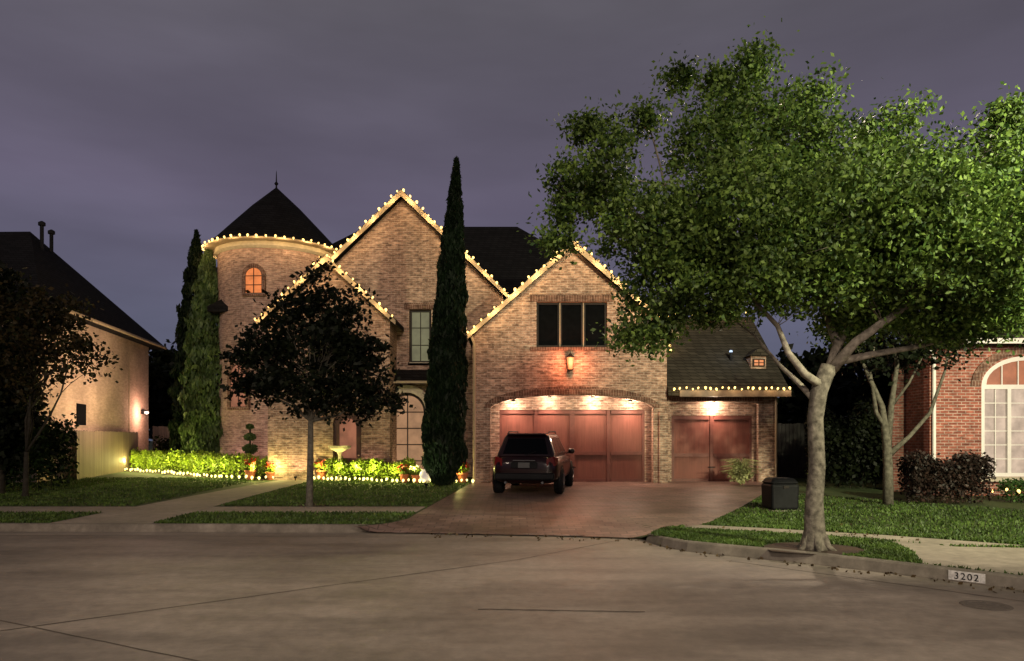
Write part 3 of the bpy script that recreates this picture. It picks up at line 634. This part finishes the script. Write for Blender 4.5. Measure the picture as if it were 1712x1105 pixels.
# big oak
z0=base(10.9); oak=thing('oak_tree','huge spreading oak with green lit leaves on the right verge','tree',(4.47,10.9,z0)); mb=MB()
Y=10.9
tp=[(1362,925,.24),(1360,908,.18),(1362,885,.15),(1361,840,.13),(1366,780,.118),(1363,700,.113),(1369,655,.122),(1386,612,.115)]
mb.tube([tuple(at(a,b,Y)) for a,b,_ in tp],[c for *_,c in tp],14)
for k in range(6):
    a=k*1.05+.3; mb.tube([(4.47+.1*math.cos(a),10.9+.1*math.sin(a),z0+.2),(4.47+.19*math.cos(a),10.9+.19*math.sin(a),z0+.05),(4.47+.32*math.cos(a),10.9+.32*math.sin(a),z0-.03)],[.08,.05,.03],6)
limbs=[[(1374,645,Y,.07),(1345,625,10.7,.058),(1318,590,10.6,.045),(1300,545,10.8,.035),(1230,470,11.2,.022),(1130,410,11.3,.01)],
 [(1386,625,Y,.09),(1400,575,11.0,.07),(1380,520,11.2,.055),(1330,420,11.5,.045),(1280,300,11.8,.025),(1260,190,11.9,.010)],
 [(1390,618,Y,.09),(1430,572,10.7,.068),(1475,540,10.5,.06),(1520,508,10.4,.05),(1575,430,10.5,.035),(1630,330,10.6,.02),(1650,250,10.6,.01)],
 [(1400,605,Y,.06),(1460,592,11.0,.05),(1530,580,11.2,.04),(1610,560,11.2,.03),(1720,500,11.0,.02)],
 [(1364,672,Y,.05),(1335,640,11.1,.04),(1305,612,11.3,.03),(1260,560,11.6,.018),(1180,500,11.8,.008)],
 [(1395,590,11,.06),(1440,500,11.5,.05),(1450,400,11.9,.035),(1430,290,12.2,.015)],
 [(1335,425,11.5,.035),(1230,350,11.6,.022),(1110,310,11.5,.012),(1010,290,11.3,.005)]]
nodes=[]; lb=MB()
for l in limbs:
    P_=[at(a,b,c) for a,b,c,_ in l]; lb.tube([tuple(p) for p in P_],[d for *_,d in l],8); nodes+=P_[2:]
CE=[(1005,295,70,70,11,1.0,.95),(1095,385,105,75,10.8,1.1,1.1),(1190,245,68,80,11.3,1.0,.85),(1250,165,38,50,11.6,.7,.6),(1310,240,95,70,11.4,1.2,1.1),(1240,370,140,110,10.6,1.5,1.3),
 (1430,285,85,55,11.6,1.2,1.15),(1440,390,160,115,10.5,1.6,1.5),(1600,290,100,62,10.8,1.2,1.15),(1640,410,150,105,10.2,1.5,1.5),(1125,475,80,55,10.8,.9,1.05),(1290,470,140,58,10.7,1.4,1.3),
 (1500,500,150,48,10.8,1.4,1.25),(1790,380,120,130,10.3,1.5,.5),(1080,550,52,45,10.9,.6,1.0),(948,325,28,55,11,.5,.6),(1690,225,45,35,10.6,.6,.6),(1340,170,60,30,11.6,.7,.6),(1490,212,55,28,11.4,.7,.65),(1660,525,90,35,10.6,1,1.0),(1530,360,110,80,10.0,1.0,.9),
 (1255,108,14,18,11.6,.3,2),(1195,140,30,18,11.5,.3,1),(985,215,28,18,11,.3,1),(1680,190,20,12,10.6,.3,1.5),(1140,130,22,14,11.4,.3,1),(930,400,26,16,11,.3,1),(1080,200,20,14,11.2,.3,1),(1430,545,70,24,11.3,.7,.9),(1590,550,75,22,11.0,.5,.9),(1180,530,50,18,10.9,.5,.7)]
allp=[]
for px,py,rx,ry,Yc,rd,dn in CE:
    c,rad=EL(px,py,rx,ry,Yc,rd); k=int(rx*ry/92*dn)+7; cs=ell(c,rad,k,.3); allp.append(cloud(cs,84,.13)); allp.append(ell(c,np.array(rad)*1.08,k*5,.5))
    nd=min(nodes,key=lambda q:(q-Vector(c)).length); m_=branchy(lb,nd,c,.020,.009,4)
    for q in cs[::3]:
        s_=min(m_+nodes,key=lambda w:(w-Vector(q)).length); branchy(lb,s_,q,.008,.003,3,sides=3)
allp=np.concatenate(allp)
mb.build('trunk',BARK,oak,smooth=True,fix=False); lb.build('limbs',BARKP,oak,smooth=True,fix=False); leafmesh('crown',allp,.042,OAKL,oak,elong=1.7)
t=thing('crepe_myrtle','slim multi stemmed bare tree between the oak and the right house','tree',(9.0,17.6,base(17.6))); mb=MB(); Y=17.6
for pts in ([(1485,845,.13),(1485,780,.11),(1483,740,.10),(1475,680,.07),(1440,600,.04),(1410,540,.02)],[(1484,745,.09),(1490,680,.07),(1500,610,.05),(1490,540,.02)],[(1486,760,.08),(1520,730,.05),(1555,690,.045),(1580,620,.03),(1590,560,.015)],[(1484,720,.06),(1465,690,.05),(1455,620,.03),(1465,560,.015)],[(1490,680,.04),(1520,640,.03),(1545,590,.02)]):
    mb.tube([tuple(at(a,b,Y)) for a,b,_ in pts],[c for *_,c in pts],7)
mb.build('trunk',BARKY,t,smooth=True)
leafmesh('crown',cloud(np.concatenate([ell(tuple(at(1500,560,Y)),(1.9,1,.8),80)]),50,.2),.08,DKL,t)
for i,(px,top,Yb,r,lab) in enumerate([(270,585,46,2.2,'dark distant tree between the left house and the cypresses'),(1340,590,34,2.8,'dark tree behind the fence right of the garages'),(1440,570,32,3.0,'dark tree behind the bare multi stemmed tree')]):
    p=at(px,top,Yb); zc=p.z-r*1.1
    tree('background_tree',lab,p.x,Yb,max(1.0,zc-r-.5),[((p.x,Yb,zc),(r,r,r*1.1)),((p.x+r*.5,Yb,zc-r*.8),(r,r,r))],DKL,BARKD,.2,160,60,.45,.28,'dark trees behind the houses')
# ------------------------------------------------------------ fences
def fence(label,a,b,h,mat=FENCEW):
    a=Vector(a);b=Vector(b);L=(b-a).length; ang=math.atan2(b.y-a.y,b.x-a.x)
    t=thing('wooden_fence',label,'fence',(a.x,a.y,base(a.y)),'wooden fences',local=True,rotz=ang)
    m=MB(); n=int(L/.14)
    for i in range(n): 
        x=i*.14; hh=h+random.uniform(-.02,.02); m.box((x,0,-.1),(x+.128,.02,hh))
    m.build('boards',mat,t)
    m=MB()
    for z in (.3,h-.3): m.box((0,.022,z),(L,.06,z+.09))
    m.build('rail',mat,t)
    for i in range(int(L/2.2)+1):
        m=MB(); m.box((i*2.2,.062,-.1),(i*2.2+.09,.15,h)); m.build('post',mat,t)
fence('weathered tan wooden fence beside the left house',(-15.3,26.0),(-16.9,33.5),1.75)
fence('dark fence behind the trees right of the garages',(8.95,27.2),(17,27.2),2.0,FENCED)
fence('dark fence between the left house and the turret',(-17.5,36),(-11.8,36),2.0,FENCED)
# ------------------------------------------------------------ left house
LH=thing('neighbour_house','pale brick house with steep black hipped roof at the left edge','house',(0,30,.35))
def quadwall(a,b,z0,z1,th=.2):
    a=Vector(a);b=Vector(b); d=(b-a).normalized(); n=Vector((-d.y,d.x))*th
    c=[a,b,b+n,a+n]; return MB().add([(p.x,p.y,z0) for p in c]+[(p.x,p.y,z1) for p in c],[(0,1,2,3),(4,5,6,7),(0,1,5,4),(1,2,6,5),(2,3,7,6),(3,0,4,7)])
quadwall((-15.8,24.6),(-17.5,35.6),0,6.4).build('side_wall',STUC,LH); quadwall((-28,23.2),(-15.85,24.6),0,6.4).build('front_wall',STUC,LH)
lr=MB().add([(-29,22.6,6.35),(-15.35,24.1,6.35),(-17.15,36.5,6.35),(-31,36.5,6.35),(-26,29.5,10.0),(-19.1,29.3,10.0),(-29,22.6,6.2),(-15.35,24.1,6.2),(-17.15,36.5,6.2),(-31,36.5,6.2)],[(0,1,5,4),(1,2,5),(2,3,4,5),(3,0,4),(0,6,7,1),(1,7,8,2),(2,8,9,3),(3,9,6,0),(6,9,8,7)]).build('roof',ROOF,LH)
MB().tube([(-15.3,24.1,6.27),(-17.1,36.5,6.27)],.07,6).build('gutter',CREAM,lr)
for px,py,yy in ((70,378,29),(86,392,30)):
    p=at(px,py,yy); MB().lathe([(.07,-1.1),(.07,0),(.13,.02),(.13,.14),(.03,.2)],tuple(p),10).build('vent_pipe',BLK,lr)
def on(yy,off=.03):
    t_=(yy-24.6)/11; return Vector((-15.8-1.7*t_+off,yy))
a=on(27.6);b=on(28.4)
m=quadwall(a,b,2.3,3.1,.05).build('window',BLACKG,LH); quadwall(a+Vector((.03,-.06)),b+Vector((.03,.06)),2.2,2.27,.07).build('sill',CREAM,m)
p=on(33.6); MB().tube([(p.x+.02,33.0,6.1),(p.x+.05,33.0,.4)],.05,6).build('downspout',CREAM,LH)
q=on(34.6,.12); fx=MB(); fx.box((q.x-.1,34.5,2.95),(q.x+.05,34.7,3.15)); fx=fx.build('wall_lamp',BLK,LH)
MB().lathe([(.001,-.12),(.09,-.07),(.1,0),(.06,.02)],(q.x+.12,34.6,3.05),10).build('lamp_glass',emis('pink_lamp',(1,.62,.45),5),fx); plight((q.x+.5,34.1,3.0),130,(1,.55,.4),.1)
# ------------------------------------------------------------ right house
RH=thing('neighbour_house','red brick house with tall white arched window at the right edge','house',(14,20,.22))
wb=MB(); wb.panel([(11.3,0),(22,0),(22,4.35),(11.3,4.35)],[arch(12.7,15.2,.75,3.2,4.02,20)],20,20.3); wb.build('wall',BRR,RH)
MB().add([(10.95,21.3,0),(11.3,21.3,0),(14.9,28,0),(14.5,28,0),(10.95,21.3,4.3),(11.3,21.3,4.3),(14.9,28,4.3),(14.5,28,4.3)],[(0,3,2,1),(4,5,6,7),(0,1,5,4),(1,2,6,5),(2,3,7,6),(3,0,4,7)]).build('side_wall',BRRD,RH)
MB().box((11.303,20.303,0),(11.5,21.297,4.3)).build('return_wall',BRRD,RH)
c=13.95; ra=[(c+1.3*math.cos(t),3.2+.87*math.sin(t)) for t in [PI*i/24 for i in range(25)]]; rb_=[(c+1.55*math.cos(t),3.2+1.08*math.sin(t)) for t in [PI*i/24 for i in range(25)]]
tb=MB(); 
for i in range(24): tb.prism([ra[i],rb_[i],rb_[i+1],ra[i+1]],19.96,19.997)
tb.build('brick_arch',BRD,RH)
w=MB(); w.panel(arch(12.7,15.2,.75,3.2,4.02,20),[[(12.8,.85),(13.42,.85),(13.42,3.12),(12.8,3.12)],[(13.52,.85),(14.38,.85),(14.38,3.12),(13.52,3.12)],[(14.48,.85),(15.1,.85),(15.1,3.12),(14.48,3.12)],arch(12.85,15.05,3.24,3.26,3.9,16)],20.02,20.14)
for i in range(1,5):
    x=12.85+i*2.2/5; w.box((x-.015,20.05,3.24),(x+.015,20.1,3.26+.64*math.sqrt(max(0,1-((x-c)/1.1)**2))))
for x0,x1 in ((12.8,13.42),(13.52,14.38),(14.48,15.1)):
    w.box(((x0+x1)/2-.012,20.05,.85),((x0+x1)/2+.012,20.1,3.12))
    for j in range(1,6): z=.85+2.27*j/6; w.box((x0,20.052,z-.012),(x1,20.098,z+.012))
w=w.build('window',WHITE,RH); w['label']='tall white arched window with many small panes'
MB().box((12.8,20.11,.85),(15.1,20.13,3.12)).build('pane',WIN_CR,w); MB().panel(arch(12.85,15.05,3.24,3.26,3.9,16),[],20.11,20.13).build('arch_pane',WIN_OR2,w)
MB().box((12.6,19.9,.62),(15.3,20.06,.745)).build('sill',STONE,w)
MB().tube([(11.15,19.93,4.3),(11.38,19.93,4.0),(11.38,19.93,.3)],.045,8).build('downspout',WHITE,RH)
rr=MB().add([(10.75,19.5,4.45),(23,19.5,4.45),(23,30,4.45),(15.0,30,4.45),(15.5,24.7,8.3),(19,24.7,8.3),(10.75,19.5,4.3),(23,19.5,4.3),(23,30,4.3),(15.0,30,4.3)],[(0,1,5,4),(1,2,5),(2,3,4,5),(3,0,4),(0,6,7,1),(1,7,8,2),(2,8,9,3),(3,9,6,0),(6,9,8,7)]).build('roof',ROOFB,RH)
MB().box((10.75,19.42,4.28),(23,19.497,4.42)).build('gutter',WHITE,rr)
# ------------------------------------------------------------ utility box
p=at(1304,850,16.6); z=base(16.6); t=thing('utility_box','squat black lidded box on the lawn between driveway and oak trunk','utility box',(p.x,16.6,z),local=True,rotz=.12)
b=MB(); b.add([(-.31,-.28,.02),(.31,-.28,.02),(.31,.28,.02),(-.31,.28,.02),(-.33,-.28,.6),(.33,-.28,.6),(.33,.28,.6),(-.33,.28,.6)],[(0,3,2,1),(4,5,6,7),(0,1,5,4),(1,2,6,5),(2,3,7,6),(3,0,4,7)]); b.build('cabinet',BLK,t,bevel=.06)
b=MB(); b.add([(-.34,-.29,.603),(.34,-.29,.603),(.34,.28,.603),(-.34,.28,.603),(-.25,-.18,.72),(.25,-.18,.72),(.25,.2,.73),(-.25,.2,.73)],[(0,3,2,1),(4,5,6,7),(0,1,5,4),(1,2,6,5),(2,3,7,6),(3,0,4,7)]); b.build('lid',BLK,t,bevel=.05)
MB().box((-.36,-.31,-.03),(.36,.31,.018)).build('pad',KERBM,t); MB().box((-.06,-.30,.5),(.06,-.27,.56)).build('latch',DARKF,t)
# ------------------------------------------------------------ kerb number
a=Vector((5.42,kk(5.42))); b=Vector((5.70,kk(5.70))); d=(b-a).normalized(); n=Vector((d.y,-d.x)); 
if n.y>0: n=-n
ang=math.atan2(d.y,d.x); mid=(a+b)/2+n*.012
t=thing('kerb_number','white painted house number plate on the face of the right kerb','house number',(mid.x,mid.y,.02),local=True,rotz=ang)
MB().box((-.2,-.006,0),(.2,0,.115)).build('plate',simple('worn_white_paint',(.55,.53,.5),.7,.35,25),t)
cu=bpy.data.curves.new('digits','FONT'); cu.body='3202'; cu.size=.115; cu.align_x='CENTER'; cu.extrude=.002; cu.space_character=1.25
tmp=bpy.data.objects.new('tmp',cu); COL.objects.link(tmp); bpy.context.view_layer.update()
me=bpy.data.meshes.new_from_object(tmp.evaluated_get(bpy.context.evaluated_depsgraph_get())); bpy.data.objects.remove(tmp)
me.materials.clear(); me.materials.append(BLK); o=bpy.data.objects.new('digits',me); COL.objects.link(o); o.parent=t; o.rotation_euler=(PI/2,0,0); o.location=(0,-.010,.018)
# ------------------------------------------------------------ car (local: forward +y)
PAINT=simple('dark_red_paint',(.012,.0018,.0022),.3,.1,3,coat=.4,spec=.3); GLASS=simple('tinted_glass',(.002,.002,.003),.2,.1,spec=.12); TAIL=simple('tail_lens',(.12,.008,.006),.25,.1,spec=.3); RUB=simple('tyre_rubber',(.008,.008,.008),.85,.2,spec=.2); RIM=simple('alloy',(.16,.16,.17),.4,.1,metal=.9); CHR=simple('chrome',(.16,.16,.16),.35,.05,metal=1)
car=thing('parked_car','dark red sport utility car parked on the driveway, rear towards the street','car',(.72,22.1,base(22.1)+.012),local=True); car.rotation_euler=(math.atan(.0165),0,-R(10))
def sect(y,hw_,z0,z1,e=4.0,n=32):
    r=[]
    for k in range(n):
        a=2*PI*k/n; c_,s_=math.cos(a),math.sin(a)
        r.append((hw_*math.copysign(abs(c_)**(2/e),c_),y,(z0+z1)/2+(z1-z0)/2*math.copysign(abs(s_)**(2/e),s_)))
    return r
stn=[(-2.28,.60,.5,.86),(-2.25,.76,.4,.99),(-2.14,.86,.33,1.06),(-1.8,.925,.29,1.09),(-.9,.94,.27,1.09),(.3,.94,.27,1.08),(.9,.93,.27,1.06),(1.4,.92,.28,1.0),(1.85,.88,.3,.93),(2.12,.8,.34,.85),(2.24,.62,.42,.75)]
b=MB(); vs=[]
for s_ in stn: vs+=sect(*s_)
n=32; fs=[(i*n+k,i*n+(k+1)%n,(i+1)*n+(k+1)%n,(i+1)*n+k) for i in range(len(stn)-1) for k in range(n)]+[tuple(range(n-1,-1,-1)),tuple(range((len(stn)-1)*n,len(stn)*n))]
b.add(vs,fs); b.build('body',PAINT,car,smooth=True)
B=[(-.83,-2.12,1.0),(.83,-2.12,1.0),(.86,1.05,1.0),(-.86,1.05,1.0)]; T=[(-.60,-1.74,1.67),(.60,-1.74,1.67),(.62,.25,1.65),(-.62,.25,1.65)]
b=MB(); b.add(B+T,[(0,3,2,1),(4,5,6,7),(0,1,5,4),(1,2,6,5),(2,3,7,6),(3,0,4,7)]); b.build('cabin',PAINT,car,bevel=.13,smooth=False)
def patch(q,u0,u1,v0,v1,off,name,mat,par=car,th=.006):
    A,Bq,C,D=[Vector(p) for p in q]; f=lambda u,v:(A.lerp(Bq,u)).lerp(D.lerp(C,u),v)
    nr=(Bq-A).cross(D-A).normalized(); cs=[f(u0,v0),f(u1,v0),f(u1,v1),f(u0,v1)]
    return MB().add([tuple(c_+nr*off) for c_ in cs]+[tuple(c_+nr*(off-th-.03)) for c_ in cs],[(0,1,2,3),(7,6,5,4),(0,4,5,1),(1,5,6,2),(2,6,7,3),(3,7,4,0)]).build(name,mat,par)
rq=(B[0],B[1],T[1],T[0]); patch(rq,.11,.89,.18,.80,.008,'rear_window',GLASS)
sq=(B[1],B[2],T[2],T[1])
patch(sq,.11,.27,.2,.82,.008,'side_window',GLASS); patch(sq,.295,.56,.18,.84,.008,'side_window',GLASS); patch(sq,.585,.88,.18,.82,.008,'side_window',GLASS)
sq2=(B[3],B[0],T[0],T[3])
patch(sq2,.73,.89,.2,.82,.008,'side_window',GLASS); patch(sq2,.44,.705,.18,.84,.008,'side_window',GLASS); patch(sq2,.12,.415,.18,.82,.008,'side_window',GLASS)
patch((B[2],B[3],T[3],T[2]),.08,.92,.12,.88,.008,'windscreen',GLASS)
for s_ in (-1,1):
    b=MB(); b.add([(s_*.60,-2.285,.80),(s_*.84,-2.20,.80),(s_*.90,-2.0,.86),(s_*.89,-2.0,1.02),(s_*.80,-2.2,1.06),(s_*.60,-2.27,1.0)]+[(s_*.60,-2.1,.80),(s_*.8,-2.1,.80),(s_*.84,-1.95,.86),(s_*.84,-1.95,1.02),(s_*.78,-2.05,1.06),(s_*.60,-2.1,1.0)],
      [(0,1,4,5),(1,2,3,4),(6,11,10,7),(7,10,9,8),(0,6,7,1),(1,7,8,2),(2,8,9,3),(3,9,10,4),(4,10,11,5),(5,11,6,0)]); b.build('tail_light',TAIL,car,bevel=.015)
    MB().tube([(s_*.56,-1.55,1.67),(s_*.57,-1.35,1.72),(s_*.57,0,1.71),(s_*.57,.15,1.66)],.018,6).build('roof_rail',BLK,car)
    b=MB(); b.lathe([(.03,-.1),(.075,-.07),(.085,0),(.075,.07),(.02,.1)],(s_*1.0,.62,1.12),10,'x'); mo=b.build('wing_mirror',PAINT,car,smooth=True)
    MB().tube([(s_*.84,.68,1.05),(s_*.96,.63,1.09)],.02,6).build('mirror_arm',BLK,mo)
    b=MB(); b.lathe([(.02,-.12),(.1,-.08),(.11,.05),(.04,.12)],(s_*.66,2.05,.74),10,'x'); b.build('headlight',simple('clear_lens',(.5,.5,.5),.1),car,smooth=True)
    MB().box((s_*.925-.012,-.2,.86),(s_*.925+.03,-.04,.885)).build('door_handle',CHR,car)
    MB().box((s_*.925-.012,-1.15,.86),(s_*.925+.03,-.99,.885)).build('door_handle',CHR,car)
    for y_ in (-1.38,1.38):
        b=MB(); b.lathe([(.40,-.09),(.425,0),(.40,.06)],(s_*.88,y_,.39),24,'x'); b.build('wheel_arch',BLK,car)
        b=MB(); b.lathe([(.2,-.11),(.33,-.12),(.36,-.08),(.36,.08),(.33,.12),(.2,.11)],(s_*.845,y_,.36),24,'x'); w_=b.build('wheel',RUB,car)
        b=MB(); b.lathe([(.19,-.02),(.21,.02)],(s_*.965,y_,.36),20,'x')
        for k in range(5):
            a=2*PI*k/5; b.tube([(s_*.977,y_,.36),(s_*.973,y_+.2*math.cos(a),.36+.2*math.sin(a))],.024,5)
        b.build('rim',RIM,w_)
MB().box((-.82,-2.33,.42),(.82,-2.16,.62)).build('rear_bumper',BLK,car,bevel=.06)
MB().box((-.36,-2.31,.74),(.36,-2.24,.92)).build('plate_recess',BLK,car,bevel=.02)
MB().box((-.155,-2.325,.76),(.155,-2.312,.90)).build('number_plate',simple('plate_grey',(.07,.07,.07),.5,.1),car)
MB().box((-.3,-2.31,.945),(.3,-2.26,.965)).build('trim_strip',CHR,car)
MB().box((-.54,-1.86,1.63),(.54,-1.70,1.68)).build('spoiler',PAINT,car,bevel=.015)
MB().tube([(0,-2.14,1.1),(.3,-2.07,1.18)],.01,5).build('rear_wiper',BLK,car)
for s_ in (-1,1): MB().lathe([(.035,0),(.04,.12),(.03,.12)],(s_*.5,-2.34,.36),10,'y').build('exhaust_pipe',CHR,car)
# ------------------------------------------------------------ world & lights
W=bpy.data.worlds.new('World'); S.world=W; W.use_nodes=True; nt=W.node_tree; bg=nt.nodes['Background']
tc=N(nt,'ShaderNodeTexCoord'); sx=N(nt,'ShaderNodeSeparateXYZ'); nt.links.new(tc.outputs['Generated'],sx.inputs[0])
c=ramp(nt,sx.outputs[2],[(0,(.078,.090,.132)),(.14,(.100,.102,.155)),(.30,(.118,.103,.155)),(.50,(.104,.096,.118)),(1,(.045,.045,.052))])
mp=N(nt,'ShaderNodeMapping'); nt.links.new(tc.outputs['Generated'],mp.inputs[0]); mp.inputs['Scale'].default_value=(1.2,1.2,5); mp.inputs['Rotation'].default_value=(0,.12,0)
nz=noise(nt,mp.outputs[0],1.3,5,.5); v=ramp(nt,nz,[(.3,.78),(.5,1.0),(.7,1.3)])
c=mixc(nt,1.0,c,v,'MULTIPLY'); nt.links.new(c,bg.inputs[0]); bg.inputs[1].default_value=1.0
sl=bpy.data.lights.new('fill_sun','SUN'); sl.energy=1.1; sl.angle=R(12); sl.color=(1,.80,.62); so=bpy.data.objects.new('fill_sun',sl); COL.objects.link(so)  # added warm facade fill, standing in for moon and street light
so.rotation_euler=Vector((-.10,.95,-.25)).to_track_quat('-Z','Y').to_euler()
# street lamps standing outside the frame, followed by added spots without fixtures
spot((11.5,1.5,8.0),(8.8,10.3,5.0),19000,64,(1,.98,.62),1.0,.25)
spot((1.5,1.5,9.0),(1.4,8.8,0),2700,88,(1,.84,.66),1.0,.3)
spot((-8,4.5,9.0),(-6,11.5,0),1200,85,(1,.80,.60),1.0,.3)
spot((6.6,17.5,11.5),(3.4,6.0,0),3000,62,(1,.82,.62),.9,.15)  # added spot behind the oak, throws its branch shadows onto the street
spot((15,14.5,4.6),(13.2,20,2.2),480,110,(1,.78,.6),.9,.3)  # added fill to brighten the right house's brick front
spot((-12.6,28.5,2.2),(-16.3,27.5,4.6),1000,120,(1,.66,.46),.9,.3)  # added flood to brighten the left house's side wall
for x,y,tx,ty,e,cc,lab in ((-10.6,28.1,-10.2,29,60,(1,.58,.5),'small black uplight before the turret wall'),(-8.9,27.6,-8.9,28.6,50,(1,.62,.5),'small black uplight between turret and entry gable'),(-5.0,25.6,-5.2,26,55,(1,.6,.42),'small black uplight right of the front door'),(-7.5,25.6,-7.5,26,55,(1,.6,.42),'small black uplight left of the front door'),(-12.3,28.9,-12.4,30.4,85,(1,.92,.5),'small black uplight before the lighter green cypress'),(-2.6,22.4,-2.3,23.3,40,(.9,1,.5),'small black uplight at the foot of the tallest cypress'),(-4.0,26.6,-4.0,27.4,36,(1,.7,.42),'small black uplight before the arched entrance window')):
    spot((x,y,.45),(tx,ty,2.2),e*1.6,110,cc,.8,.08)
    u=thing('garden_uplight',lab,'light',(x,y,base(y)),'landscape uplights')
    MB().lathe([(.02,0),(.02,.08),(.05,.1),(.06,.16),(.05,.16)],(x,y,base(y)),8).build('housing',BLK,u)
# ------------------------------------------------------------ camera
cam=bpy.data.cameras.new('camera'); co=bpy.data.objects.new('camera',cam); COL.objects.link(co); co.location=(0,0,CH); co.rotation_euler=(PI/2,0,0)
cam.sensor_width=36; cam.lens=F/1712*36; cam.shift_y=(HZ-552.5)/1712; cam.clip_end=2000; S.camera=co
S.view_settings.view_transform='Standard'; S.view_settings.look='None'; S.view_settings.exposure=0
